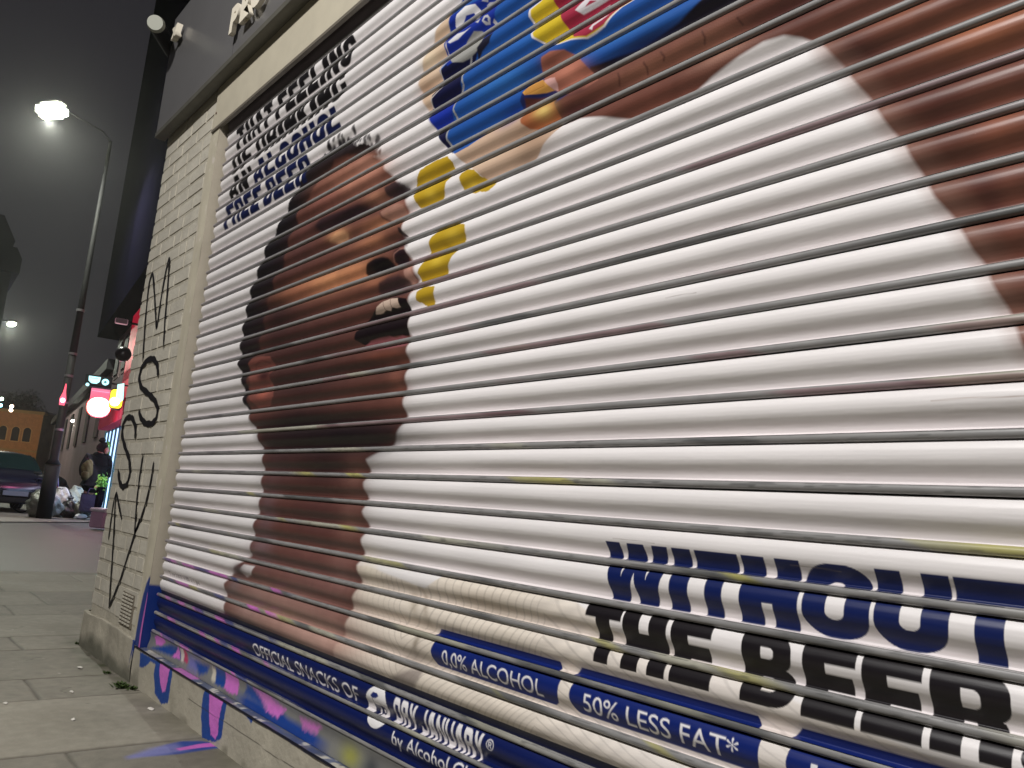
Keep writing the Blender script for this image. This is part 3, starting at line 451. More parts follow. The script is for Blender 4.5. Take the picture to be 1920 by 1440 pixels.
A.line([(bx - .020, bz + .018), (bx - .012, bz + .004)], .002, (14, 24, 70))
# ---- small lettering on the band
WHT = (232, 230, 232)
font_line(A, 'OFFICIAL SNACKS OF', (1.0404,0.3097)[0], (1.7209,0.3133)[0], Zk(29) + .15 * P, .50 * P, WHT, .012, .0022)
heavy_line(A, 'DRY JANUARY', (1.8974,0.3347)[0], (2.2453,0.3384)[0], Zk(29) + .03 * P, Zk(28) - .16 * P, lambda i: WHT, .19, .25, .12, .002, .3)
font_line(A, '®', (2.2577,0.3522)[0], (2.2824,0.3521)[0], Zk(28) - .50 * P, .27 * P, WHT, .0, .0016)
font_line(A, 'by Alcohol Change UK', (1.9044,0.275)[0], (1.9044,0.275)[0] + .50, Zk(30) + .42 * P, .40 * P, WHT, .014, .0018)
# ---- pills
def pill(x0, x1, txt, tx0, tx1):
    z0, z1 = Zk(27) + .20 * P, Zk(26) + .30 * P
    A.poly([(x0 + .02, z1), (x0 + .004, z1 - .02)] + [(x0 + .028 - .028 * math.cos(a), z0 + .032 - .032 * math.sin(a)) for a in np.linspace(0, 1.57, 8)] + [(x1 - .012, z0), (x1 - .003, z0 + .006), (x1, z0 + .02), (x1, z1 - .02), (x1 - .008, z1)], (14, 34, 104), .0015)
    font_line(A, txt, tx0, tx1, Zk(27) + .31 * P, .42 * P, WHT, .026, .0016)
pill((2.0285,0.4949)[0], (2.4567,0.5098)[0], '0,0% ALCOHOL', (2.0726,0.5002)[0], (2.4126,0.4969)[0])
pill((2.4873,0.4966)[0], (2.8942,0.5132)[0], '50% LESS FAT*', (2.5239,0.4986)[0], (2.8592,0.5027)[0])
pill((2.9396,0.5061)[0], (2.9396,0.5061)[0] + .62, '100%', (2.9789,0.5093)[0], (2.9789,0.5093)[0] + .20)
font_line(A, 'The best with crisps', (0.1075,0.4826)[0], (0.4684,0.4754)[0], Zk(27) + .22 * P, .22 * P, (70, 66, 68), .02, .003)
# ---- WITHOUT THE BEER
NV = (12, 28, 82); BK = (24, 20, 24)
z0, z1 = Zk(24) + .10 * P, Zk(23) + .50 * P
for ch, xa, xb in [('W',2.5558,2.702),('I',2.7112,2.7508),('T',2.7595,2.8439),('H',2.851,2.9526),('O',2.9596,3.0618),('U',3.0678,3.1659),('T',3.1711,3.2558)]:
    p_, m_ = heavy(ch, .36 if ch != 'H' else .38, .30)
    A.glyph([tf(q, xa, xb, z0, z1) for q in p_], [tf(q, xa, xb, z0, z1) for q in m_], NV)
z0, z1 = Zk(25) - .45 * P, Zk(24) - .02 * P
for ch, xa, xb in [('T',2.5184,2.6069),('H',2.6114,2.7106),('E',2.7205,2.8028),('B',2.8591,2.9486),('E',2.9623,3.0427),('E',3.0511,3.1322),('R',3.1415,3.236)]:
    p_, m_ = heavy(ch, .36, .26)
    A.glyph([tf(q, xa, xb, z0, z1) for q in p_], [tf(q, xa, xb, z0, z1) for q in m_], BK)
xa = (3.2448,0.5958)[0]; A.poly([(xa + .018 + .018 * math.cos(t), z0 + .018 + .018 * math.sin(t)) for t in np.linspace(0, 6.2, 20)], BK)
# ---- THAT FEELING OF DRINKING AN ALCOHOL FREE BEER
bl, nv = (28, 26, 28), (24, 32, 74)
heavy_line(A, 'THAT FEELING', (0.1454,2.4344)[0], (1.2232,2.4113)[0], Zk(1.70), Zk(.22), lambda i: bl, .12, .38, .26, .004)
heavy_line(A, 'OF DRINKING', (0.1485,2.288)[0], (1.1891,2.249)[0], Zk(3.36), Zk(1.90), lambda i: bl, .12, .38, .26, .004)
heavy_line(A, 'AN ALCOHOL', (0.1624,2.1484)[0], (1.1823,2.1339)[0], Zk(4.98), Zk(3.52), lambda i: bl if i < 2 else nv, .12, .38, .26, .004)
heavy_line(A, 'FREE BEER', (0.1572,2.0613)[0], (0.9664,2.053)[0], Zk(6.72), Zk(5.22), lambda i: nv, .12, .38, .26, .004)
for (x0_, z0_), L_, c__ in (((3.1469,1.0217), .12, (150, 120, 100)), ((2.5749,0.7929), .10, (150, 140, 130)), ((2.9371,0.7789), .08, (120, 110, 104)), ((2.673,1.2455), .07, (140, 130, 126))):
    A.line([(x0_, z0_), (x0_ + L_ * .4, z0_ + .001), (x0_ + L_, z0_ - .001)], .0012, c__, .6, .0015)
# very light soiling, plus a mauve shade tint painted into the slat troughs
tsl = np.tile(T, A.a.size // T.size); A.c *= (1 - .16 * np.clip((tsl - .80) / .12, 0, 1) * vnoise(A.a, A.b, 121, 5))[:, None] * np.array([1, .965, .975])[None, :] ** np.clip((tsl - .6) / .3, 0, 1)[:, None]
dirt = 1 - .05 * vnoise(A.a, A.b, 11, 5) - .05 * vnoise(A.a * .4, A.b, 12, 22)
A.c *= dirt[:, None]
nxx, ntt = Xc.size, T.size
i = np.arange(nxx * ntt).reshape(nxx, ntt); q = np.stack([i[:-1, :-1], i[:-1, 1:], i[1:, 1:], i[1:, :-1]], -1).reshape(-1, 4)
Q = np.concatenate([q + s_ * nxx * ntt for s_ in range(len(slats))])
me = raw_mesh(bpy.data.meshes.new('printed_vinyl'), G.reshape(-1, 3), Q, A.c)
m_vinyl = mat('printed vinyl film', rough=.36, attr='print', bump=(7, .35, .006), stretch=(.5, 1, 3.2), spec=.45)
link('printed_vinyl', me, m_vinyl, shutter, True, label='advert film: singing man, falling crisps, blue packet, WITHOUT THE BEER')
del G, A, Q

# ---- rolled joints between slats, bare and flecked with old spray paint
xb = np.concatenate([np.linspace(.012, 1.2, 170), np.linspace(1.21, 3.4, 520), np.linspace(3.42, XR, 20)])
th = np.linspace(-2.0, 2.0, 13); co = []; cc = []
for k in range(0, 31):
    xx, tt = np.meshgrid(xb, th, indexing='ij'); r_ = .094 * P
    yy = -r_ * np.cos(tt) * .95 - .040 * P; zz = Zk(k) + r_ * np.sin(tt) + .0008 * (vnoise(xx, xx * 0 + k * 5.1, 31, 1.5) - .5)
    co.append(np.stack([xx, yy, zz], -1).reshape(-1, 3))
    c_ = np.tile(s2l((132, 131, 130)), (xx.size, 1)); xf = xx.ravel(); tf_ = tt.ravel()
    def patch(seed, f, th_, colr, soft=.05, am=1.0):
        n_ = vnoise(xf + .02 * tf_, xf * 0 + k * 1.37, seed, f); a_ = np.clip((n_ - th_) / soft, 0, 1)[:, None] * am; return a_, s2l(colr)
    def put(a_, cl_):
        global c_; c_[:] = c_ * (1 - a_) + cl_ * a_
    if k >= 15:
        put(*patch(41, 5, .68, (70, 72, 72), .12, .7)); put(*patch(42, 4, .74, (170, 168, 148), .1, .6))
    if k >= 21: put(*patch(43, 7, .84, (172, 166, 84), .08, .7))
    if 13 <= k <= 19:
        a_, cl_ = patch(44, 5, .6, (126, 78, 86), .12, .45); a_ *= ((xf > 1.3) & (tf_ < .6))[:, None]; put(a_, cl_)
    if k >= 26:
        w_ = np.clip((1.3 - xf) / .2, 0, 1)[:, None]
        a_, cl_ = patch(45, 12, .60, (186, 104, 178), .05, .95); put(a_ * w_, cl_); a_, cl_ = patch(46, 11, .68, (52, 60, 120), .05, .8); put(a_ * w_, cl_)
    if k >= 20: put(np.clip((vnoise(xf, tf_ + k, 47, 30) - .8) / .1, 0, 1)[:, None] * .5, s2l((60, 60, 60)))
    put((np.clip((.9 - xf) / .9, 0, 1) * .35)[:, None], s2l((140, 130, 137)))
    if k == 0: c_ *= .9
    cc.append(c_)
nb = xb.size; nt_ = th.size; i = np.arange(nb * nt_).reshape(nb, nt_); q = np.stack([i[:-1, :-1], i[1:, :-1], i[1:, 1:], i[:-1, 1:]], -1).reshape(-1, 4)
me = raw_mesh(bpy.data.meshes.new('slat_joints'), np.concatenate(co), np.concatenate([q + s_ * nb * nt_ for s_ in range(31)]), np.concatenate(cc))
m_bar = mat('galvanised joint', rough=.42, attr='print', noise=(60, .12), bump=(260, .12, .001), spec=.5, stretch=(.3, 1, 1))
link('slat_joints', me, m_bar, shutter, True)
m_dark = mat('dark steel', (22, 22, 26), .7); m_mauve = mat('bare slat steel', (118, 110, 118), .5, noise=(6, .12))
MB().box(.0, XR, .014, .02, .12, Zk(0) + .35).build('curtain_backing', m_dark, shutter)  # dark sheet added behind the slats so their gaps read black
# slat wound half into the box, without film
co = []; zz = np.linspace(Zk(0) + .01, Zk(0) + .11, 14); uu = np.linspace(0, 1, 14)
for X in (0.01, XR):
    for z, t in zip(zz, uu): co.append((X, -.012 * math.sin(math.pi * t) + .002, z))
q = np.array([[j, j + 1, 15 + j, 14 + j] for j in range(13)])
me = raw_mesh(bpy.data.meshes.new('bare_slat'), np.array(co), q, None); link('bare_slat', me, m_mauve, shutter, True)

# ---- bottom rail, sprayed over
def paint_plane(name, X, Zr, pos, base, draw, m, parent, **kw):
    xx, zz = np.meshgrid(X, Zr, indexing='ij'); a = Art(xx.ravel(), zz.ravel(), base); draw(a)
    me = grid_mesh(name, X, pos(xx, zz), a.c, smooth=False); return link(name, me, m, parent, False, **kw)
m_sprayed = mat('sprayed steel', rough=.4, attr='print', noise=(40, .06))
BL_, PK = (22, 66, 142), (204, 112, 196)
def draw_rail(a):
    n1 = vnoise(a.a, a.b, 51, 9); a.c[:] = s2l((122, 122, 120)) * (.85 + .3 * n1)[:, None]
    g_ = np.clip((Zk(30) - .030 - a.b + .02 * (vnoise(a.a, a.b, 55, 14) - .5)) / .02, 0, 1) * np.clip((a.a - .95) / .1, 0, 1) * np.clip((1.62 - a.a) / .1, 0, 1)
    a.mixin(np.arange(a.a.size), g_, (22, 62, 140))
    for q_, c_, sft in (([(0.0631,0.2065),(0.109,0.2288),(0.1775,0.2313),(0.2014,0.2103),(0.1584,0.1864),(0.0961,0.1843)], PK, .006), ([(0.0567,0.1627),(0.1584,0.1864),(0.2669,0.213),(0.3672,0.2179),(0.4087,0.1818),(0.2343,0.1706)], BL_, .01), ([(0.3123,0.1723),(0.3597,0.2206),(0.3973,0.1797)], PK, .004),
        ([(0.4148,0.2222),(0.4446,0.2234),(0.4874,0.1807),(0.4401,0.1797)], (180, 60, 100), .006), ([(0.3797,0.2181),(0.4148,0.2222),(0.4417,0.1761),(0.4103,0.1782)], (206, 196, 190), .006), ([(0.4803,0.2102),(0.596,0.2083),(0.5915,0.1664),(0.4992,0.1676)], (110, 110, 170), .02), ([(0.5436,0.1987),(0.6925,0.2114),(0.6824,0.184),(0.6251,0.1655)], BL_, .012),
        ([(0.7196,0.2093),(0.7546,0.2123),(0.781,0.1712),(0.7405,0.1702)], (206, 198, 182), .008), ([(0.7519,0.219),(0.8499,0.2234),(0.8606,0.17),(0.7776,0.167)], BL_, .006), ([(0.8454,0.2226),(0.9634,0.2216),(0.9719,0.173),(0.9194,0.1652),(0.8606,0.17)], PK, .006),
        ([(1.0354,0.2194),(1.1528,0.2209),(1.2746,0.2067),(1.2063,0.1791),(1.0833,0.1804),(1.0206,0.1866)], BL_, .014), ([(1.0878,0.217),(1.1922,0.2229),(1.3129,0.2032),(1.2847,0.1741),(1.199,0.1775)], (200, 120, 190), .012), ([(1.2007,0.1966),(1.3266,0.2063),(1.2843,0.1755),(1.2082,0.1734)], PK, .006), ([(1.4188,0.2052),(1.5482,0.2117),(1.5233,0.1862),(1.4459,0.1814)], (190, 110, 180), .012)):
        a.poly(q_, c_, sft * 1.6, rough=.003)
    a.blob((1.72, .18, .05, 0, 0, .03), (150, 150, 60), .8); a.blob((1.82, .18, .04, 0, 0, .03), (50, 54, 60), .8)
Xr = np.linspace(.006, 2.4, 900); Zr = np.linspace(.155, Zk(30) - .005, 34)
def pos_rail(x, z): return np.stack([x, -.010 - .004 * np.cos((z - .155) / .07 * 5.0), z], -1)
paint_plane('bottom_rail', Xr, Zr, pos_rail, (120, 120, 118), draw_rail, m_sprayed, shutter)
MB().box(2.4, XR, -.014, .01, .155, Zk(30) - .005).build('bottom_rail_end', m_bar, shutter)
# guide channel on the pier side: cream paint, blue and pink spray at its foot
m_cream = mat('cream painted steel', (182, 175, 156), .45, noise=(9, .07, 6), bump=(18, .25, .003))
m_creamw = mat('cream guide paint', rough=.45, attr='print', noise=(9, .06, 6), bump=(22, .3, .003))
def draw_guide(a):
    a.c[:] = s2l((190, 183, 163)) * (.92 + .14 * vnoise(a.a * 3, a.b, 61, 10))[:, None]
    chip = np.clip((vnoise(a.a * 2, a.b, 62, 26) - .86) / .04, 0, 1); a.mixin(np.arange(a.a.size), chip * .6, (214, 204, 196))
    a.poly([(-.13, .0), (.02, .0), (.02, .44), (-.012, .445), (-.04, .415), (-.062, .36), (-.075, .28), (-.08, .2), (-.088, .14), (-.13, .08)], (18, 50, 124), .012)
    a.poly([(-.018, .14), (.0, .14), (.0, .37), (-.006, .38), (-.016, .3), (-.022, .2)], (196, 100, 180), .004)
gx = np.linspace(-.118, -.0, 22); gz = np.linspace(.155, 2.62, 500)
def pos_guide(x, z): return np.stack([x, -.040 - .002 * np.clip((x + .118) / .05, 0, 1) + .0025 * (vnoise(x, z, 63, 9) - .5), z], -1)
gr = paint_plane('guide_rail', gx, gz, pos_guide, (200, 190, 170), draw_guide, m_creamw, shutter)
def pos_g2(x, z): return np.stack([x * 0 + 0.0, -.042 + x, z], -1)
def draw_g2(a):
    a.c[:] = s2l((170, 162, 146)); a.poly([(-.1, 0), (.2, 0), (.2, .40), (-.1, .42)], (18, 46, 118), .01)
paint_plane('guide_rail_side', np.linspace(0, .058, 5), gz, pos_g2, (180, 170, 150), draw_g2, m_creamw, gr)
MB().box(XR, XR + .12, -.042, .02, .155, 2.7).build('guide_rail', m_cream, shutter)

# ================================================================== SHUTTER BOX, FASCIA
box = empty('shutter_housing', (0, -.07, 2.474), 'long cream painted metal hood box above the roller shutter', 'shutter box')
xl = (-0.0952,-0.045,2.5124)[0]; zb0 = (-0.0952,-0.045,2.5124)[2]
MB().box(xl, XR + .1, -.045, -.041, zb0, 2.95).build('front_panel', m_cream, box)
MB().box(xl + .001, XR + .1, -.050, -.034, zb0 - .010, zb0 + .003).build('bottom_lip', mat('lip paint', (98, 92, 82), .5), box)
MB().box(xl + .002, xl + .008, -.041, .02, zb0 + .003, 2.95).build('end_plate', m_cream, box)
for zz in (2.60, 2.74): MB().tube([(xl + .02, -.0455, zz), (xl + .02, -.048, zz)], .006, 8).build('screw', mat('rusty screw', (80, 52, 40), .7), box)
fas = empty('shop_fascia', (-.812, -.12, 2.72), 'flat grey shop sign board with raised cream letters over the shutter', 'shop sign')
m_fas = mat('grey sign panel', (98, 97, 97), .30, noise=(3, .05), spec=.5)
m_trim = mat('olive grey trim', (84, 82, 74), .5, noise=(12, .15))
FY = -.095; FX0, FZ0, FZ1 = (-0.9196,-0.095,2.7635)[0], (-0.9196,-0.095,2.7635)[2], (-0.9291,-0.095,3.4646)[2]
LX, LZ = (0.1983,-0.11,2.8555)[0], (0.1983,-0.11,2.8555)[2]
MB().box(FX0, XR + .1, FY, FY + .006, FZ0, FZ1).build('sign_panel', m_fas, fas)
MB().box(FX0 - .002, XR + .1, FY - .004, FY + .050, FZ0 - .030, FZ0 + .001, bev=.002).build('bottom_trim', m_trim, fas)
MB().box(FX0 + .02, XR + .1, FY + .053, FY + .061, FZ0 - .012, FZ0 + .02).build('soffit_strip', mat('mauve soffit', (104, 90, 94), .7), fas)
MB().box(FX0 + .001, FX0 + .007, FY + .007, -.03, FZ0 + .002, FZ1).build('end_cap', m_trim, fas)
MB().box(LX - .012, LX - .0105, FY - .0012, FY + .001, FZ0 + .002, FZ1).build('panel_seam', mat('painted seam shade', (60, 60, 60), .6), fas)  # raised dark strip, its colour stands in for the seam's shadow
m_let = mat('cream sign letter', (222, 214, 196), .5)
def letter3d(txt, x, z, size, parent, depth=.020, sx=1):
    cu = bpy.data.curves.new('l', 'FONT'); cu.body = txt; cu.size = size; cu.extrude = depth / 2; cu.offset = .012 * size / .2
    o = bpy.data.objects.new('l', cu); col.objects.link(o); dg = bpy.context.evaluated_depsgraph_get()
    me = bpy.data.meshes.new_from_object(o.evaluated_get(dg)); bpy.data.objects.remove(o)
    me.transform(Matrix.Translation((x, FY - .014 - depth / 2, z)) @ Matrix.Rotation(math.pi / 2, 4, 'X') @ Matrix.Diagonal((sx, 1, 1, 1)))
    return link('letter', me, m_let, parent)
for ch, x in (('P', 0), ('R', .12), ('O', .24)): letter3d(ch, LX + x, LZ, .165, fas)
letter3d('x', (-0.7446,-0.11,3.2476)[0], (-0.7446,-0.11,3.2476)[2], .12, fas, .03)
# round lamp on the corner
wl = empty('wall_floodlight', XYZ0 := (-1.0357,-0.0822,3.363), 'dark barrel wall light with a pale round face sticking out past the sign board', 'wall light')
fl_r = .040; p0, p1 = (-1.0766,-0.05,3.3552), (-0.718,-0.2314,3.271)
MB().tube([p0, p1], .041, 20).build('barrel', mat('dark barrel', (24, 22, 26), .9, spec=.1), wl)
dv = (Vector(p1) - Vector(p0)).normalized()
MB().tube([Vector(p1) + dv * .001, Vector(p1) + dv * .03], [.046, .040], 20).build('lens', mat('pale lens', (150, 152, 138), .5), wl)

# ================================================================== BRICK PIER
PX0 = -.895
pier = empty('brick_pier', (PX0, 0, 0), 'cream painted brick pier with black sprayed letters, left of the shutter', 'wall')
m_brick = mat('cream painted brick', (186, 181, 167), .55, noise=(6, .13, 9), bump=(38, .6, .006))
m_mortar = mat('painted mortar', (172, 166, 150), .7, noise=(14, .15), bump=(50, .7, .008))
b = MB(); z = .215; row = 0; ch_ = .075
while z < 3.0:
    x = PX0; off = .1075 if row % 2 else 0; first = True
    while x < -.12:
        L = .215 if not (first and off) else .1075
        if random.random() < .2 and not first: L = .1075
        x1 = min(x + L - .008, -.119)
        if x1 - x > .02:
            j = random.uniform(-.0015, .0015)
            b.box(x + (.0 if first else .002), x1, -.0345 + j, .1, z + .005 + random.uniform(-.001, .001), z + ch_ - .005 + random.uniform(-.0012, .0012), bev=.004)
        x += L; first = False
    z += ch_; row += 1
b.build('brick_courses', m_brick, pier)
MB().box(PX0 + .004, -.119, -.0314, .3, .0, 3.0).build('mortar_bed', m_mortar, pier)
# rendered plinth at the foot
m_plinth = mat('dirty painted plinth', rough=.85, attr='print', noise=(9, .12, 8), bump=(22, .6, .012))
px_ = np.linspace(PX0 - .10, -.072, 130); pz_ = np.linspace(-.01, .19, 50)
def pos_pl(x, z):
    top = .175 + .012 * (vnoise(x, x * 0, 71, 8) - .5); zc = np.minimum(z, top)
    return np.stack([x, -.040 - .006 * vnoise(x, z, 72, 14) + np.clip((z - top) / .012, 0, 1) * .018 + np.clip((PX0 - .085 - x) / .015, 0, 1) * .05, zc], -1)
def draw_pl(a):
    n_ = vnoise(a.a, a.b, 73, 9); a.c[:] = s2l((164, 158, 142)) * (.85 + .25 * n_)[:, None]
    g_ = np.clip((.075 - a.b + .06 * (vnoise(a.a, a.b, 74, 12) - .3)) / .05, 0, 1) * .75; a.mixin(np.arange(a.a.size), g_, (70, 72, 58))
    a.poly([(-.098, .06), (-.11, .2), (-.06, .2), (-.06, .09), (-.075, .10), (-.088, .13)], (18, 50, 124), .006, rough=.002)
paint_plane('plinth', px_, pz_, pos_pl, (160, 150, 140), draw_pl, m_plinth, pier)
MB().box(PX0 - .092, -.075, -.036, .3, -.01, .168, bev=.004).build('plinth_core', m_mortar, pier)
# air brick
b = MB(); ax0, ax1, az0, az1 = (-0.3728,-0.036,0.2542)[0], (-0.027,-0.036,0.2254)[0], .20, .345
ax0, ax1 = min(ax0, -.36), -.185
b.box(ax0, ax1, -.0375, -.03, az0, az1, bev=.002)
b.build('air_vent', mat('vent dark', (120, 112, 98), .8), pier); b = MB()
for r_ in range(9):
    for c_ in range(4):
        x = ax0 + .010 + c_ * (ax1 - ax0 - .012) / 4; z = az0 + .008 + r_ * .0152
        b.box(x, x + .030, -.0425, -.0376, z, z + .0085, bev=.0012)
b.build('vent_grid', m_brick, pier)
# sprayed tag
def ribbon(pts, wd, Y, jit=.0008):
    """rounded-end flat stroke following the points on plane Y"""
    out = MB(); P_ = []
    for (a, b_, c_) in zip(pts, pts[1:], pts[2:] + [pts[-1]]):
        for t in np.linspace(0, 1, 7)[:-1]: P_.append(((1 - t) * a[0] + t * b_[0], (1 - t) * a[1] + t * b_[1]))
    P_.append(pts[-1]); 
    for _ in range(2): P_ = [P_[0]] + [((p[0] + 2 * q_[0] + r[0]) / 4, (p[1] + 2 * q_[1] + r[1]) / 4) for p, q_, r in zip(P_, P_[1:], P_[2:])] + [P_[-1]]
    n = len(P_); L_, Rr_ = [], []
    for i_ in range(n):
        d = np.array(P_[min(i_ + 1, n - 1)]) - np.array(P_[max(i_ - 1, 0)]); d = d / (np.linalg.norm(d) + 1e-9); nn = np.array([-d[1], d[0]])
        w_ = wd / 2 * min(1, .35 + i_ / 3, .35 + (n - 1 - i_) / 3) * (1 + .15 * math.sin(i_ * 1.3))
        L_.append(out.bm.verts.new((P_[i_][0] + nn[0] * w_, Y, P_[i_][1] + nn[1] * w_))); Rr_.append(out.bm.verts.new((P_[i_][0] - nn[0] * w_, Y, P_[i_][1] - nn[1] * w_)))
    for i_ in range(n - 1): out.bm.faces.new((L_[i_], L_[i_ + 1], Rr_[i_ + 1], Rr_[i_]))
    return out
strokes = [[(-0.6677,1.4416),(-0.748,1.6775),(-0.7944,1.889),(-0.7595,1.9475),(-0.6345,1.7748),(-0.511,1.5839),(-0.524,1.7291),(-0.5212,1.8963),(-0.4948,1.9812),(-0.44,1.7981),(-0.3988,1.6285),(-0.3498,1.4788)],[(-0.3658,1.3468),(-0.4036,1.4053),(-0.483,1.4451),(-0.5909,1.4506),(-0.6744,1.4199),(-0.6912,1.3658),(-0.6244,1.3111),(-0.4773,1.2686),(-0.3557,1.2295),(-0.2841,1.1847),(-0.2853,1.1394),(-0.3458,1.1139),(-0.4506,1.1204),(-0.5367,1.15),(-0.5946,1.19)],[(-0.5811,1.0508),(-0.6051,1.1101),(-0.6885,1.1592),(-0.7887,1.1663),(-0.8481,1.1324),(-0.8348,1.0761),(-0.737,1.0108),(-0.6259,0.9507),(-0.5684,0.8826),(-0.5906,0.825),(-0.6559,0.8078),(-0.7272,0.8301),(-0.7971,0.8967)],[(-0.4072,0.9754),(-0.4037,0.8742),(-0.3867,0.7496),(-0.3517,0.6406),(-0.3402,0.6049),(-0.3107,0.6431),(-0.295,0.6754)],[(-0.2221,0.9372),(-0.218,0.8523),(-0.2393,0.7552),(-0.2873,0.6614),(-0.3346,0.6101),(-0.3868,0.5042),(-0.4439,0.3893),(-0.5159,0.2955),(-0.5665,0.2398)],[(-0.7603,0.545),(-0.7726,0.6286),(-0.7784,0.735),(-0.7584,0.7839),(-0.6836,0.7254),(-0.584,0.6548)],[(-0.7634,0.7757),(-0.727,0.684),(-0.6836,0.5817),(-0.6355,0.4571),(-0.6034,0.3594),(-0.5576,0.241)]]
m_spray = mat('black spray', (20, 18, 22), .6)
gt = bpy.data.meshes.new('graffiti'); bmx = bmesh.new()
for s_ in strokes:
    o_ = ribbon(s_, .030 if any(s_ is q_ for q_ in strokes[1:3]) else .019, -.0384); mtmp = bpy.data.meshes.new('x'); o_.bm.to_mesh(mtmp); o_.bm.free(); bmx.from_mesh(mtmp); bpy.data.meshes.remove(mtmp)
bmx.to_mesh(gt); bmx.free(); link('graffiti_tag', gt, m_spray, pier, label='black sprayed letters M S S V with arrows')

# ================================================================== WALL ABOVE / THRESHOLD
bw = empty('shop_building', (1.5, .4, 0), 'dark rendered upper wall of the corner shop behind the sign board', 'building')
MB().box(PX0 + .01, XR + 1.2, .03, 4.0, 2.6, 7.5).build('upper_wall', mat('dark shop wall', (22, 20, 32), .95, noise=(2, .1), spec=.05), bw)
MB().box(PX0 + .006, PX0 + .2, .31, 4.0, 0, 2.6).build('side_wall', mat('side wall', (120, 112, 100), .8, noise=(2, .1)), bw)
thr = empty('threshold_kerb', (0, -.05, 0), 'worn concrete doorstep under the shutter streaked with blue and pink spray paint', 'doorstep')
YF = -.036
m_thr = mat('painted concrete step', rough=.8, attr='print', noise=(14, .08, 8), bump=(55, .5, .005))
def draw_thr(a):
    n_ = vnoise(a.a, a.b, 81, 7); a.c[:] = s2l((172, 166, 150)) * (.86 + .22 * n_)[:, None]
    dk = np.clip((vnoise(a.a, a.b * 1.0, 82, 13) - .62) / .2, 0, 1) * np.clip((.09 - a.b) / .06, 0, 1); a.mixin(np.arange(a.a.size), dk * .55, (92, 88, 74))
    for q_, c_, s_ in (([(0.2289,0.1503),(0.4204,0.1579),(0.4227,0.1004),(0.4203,0.027),(0.353,0.0083),(0.2636,0.0283),(0.2159,0.095)], BL_, .005), ([(0.2716,0.146),(0.3893,0.1442),(0.3841,0.1023),(0.3731,0.0592),(0.3456,0.0495),(0.306,0.0768),(0.274,0.1143)], PK, .005),
        ([(0.7726,0.1535),(0.9673,0.1538),(0.9582,0.0922),(0.957,0.0343),(0.9007,0.0086),(0.7965,-0.0042),(0.7583,0.0627),(0.752,0.128)], BL_, .005), ([(0.8074,0.1433),(0.9329,0.1463),(0.9222,0.1004),(0.9229,0.0374),(0.9059,0.0199),(0.8657,0.0232),(0.8283,0.0789)], PK, .004),
        ([(0.0044,0.1396),(0.2451,0.1452),(0.2258,0.1294),(0.1565,0.1289),(0.1123,0.1041),(0.0631,0.0865),(0.0203,0.0826)], BL_, .006), ([(1.111,0.147),(1.1839,0.1513),(1.1662,0.1317)], BL_, .006)): a.poly(q_, c_, s_, rough=.0018)
    e_ = np.clip((a.b - .148 + .008 * vnoise(a.a, a.b, 83, 40)) / .004, 0, 1) * np.clip((a.a - .75) / .1, 0, 1) * (vnoise(a.a, a.b, 84, 11) > .35); a.mixin(np.arange(a.a.size), e_ * .8, (26, 60, 130))
    ln = np.clip(.5 - (np.abs(a.b - .088 + .004 * (vnoise(a.a, a.a * 0, 85, 6) - .5)) - .0012) / .001, 0, 1) * (a.a > .62); a.mixin(np.arange(a.a.size), ln * .85, (46, 42, 38))
tx = np.concatenate([np.linspace(-.075, 1.2, 420), np.linspace(1.21, 2.6, 240)]); tz = np.linspace(-.01, .150, 56)
def pos_thr(x, z): return np.stack([x, YF - .004 * vnoise(x, z, 86, 10) - .0015 * vnoise(x, z, 87, 40) + np.clip((z - .146) / .004, 0, 1) * .003, z], -1)
paint_plane('step_face', tx, tz, pos_thr, (170, 160, 150), draw_thr, m_thr, thr)
MB().box(2.6, XR + .2, YF, .0, -.01, .150).build('step_face_end', m_mortar, thr)
def draw_top(a):
    a.c[:] = s2l((84, 92, 116)) * (.7 + .6 * vnoise(a.a, a.b, 91, 14))[:, None]; a.mixin(np.arange(a.a.size), np.clip((vnoise(a.a, a.b * 2, 95, 40) - .55) * 4, 0, 1) * .5, (120, 116, 106))
    wr = np.clip((vnoise(a.a, a.b, 92, 26) * .6 + vnoise(a.a, a.b, 94, 90) * .4 - .60) / .06, 0, 1); a.mixin(np.arange(a.a.size), wr, (190, 186, 176))
    a.poly([(.06, -.1), (.2, -.1), (.25, .1), (.1, .1)], (190, 186, 174), .02, .6); a.poly([(.40, -.1), (.62, -.1), (.66, .1), (.48, .1)], (186, 104, 180), .01, .9)
def pos_top(x, z): return np.stack([x, z, .1525 - .012 * np.clip((-.052 - z) / .01 + 1, 0, 1) * 0 + 0 * x], -1)
ty = np.linspace(YF - .006, -.006, 10)
paint_plane('step_ledge', tx, ty, lambda x, y: np.stack([x, y, .1535 + 0 * x + .0012 * vnoise(x, y, 93, 20)], -1), (150, 150, 150), draw_top, mat('sprayed ledge', rough=.3, attr='print', noise=(30, .1)), thr)
MB().box(-.075, 2.6, YF - .0065, YF + .02, .1475, .1515).build('ledge_edge', mat('black ledge edge', (18, 20, 40), .5), thr)

# ================================================================== GROUND
m_asph = mat('wet asphalt', (46, 43, 40), .6, noise=(.7, .22, 8), bump=(90, .4, .006), spec=.45)
me = bpy.data.meshes.new('road'); S = 400
me.from_pydata([(-S, -S, -.03), (S, -S, -.03), (S, S, -.03), (-S, S, -.03)], [], [(0, 1, 2, 3)]); link('road', me, m_asph, kind='structure')
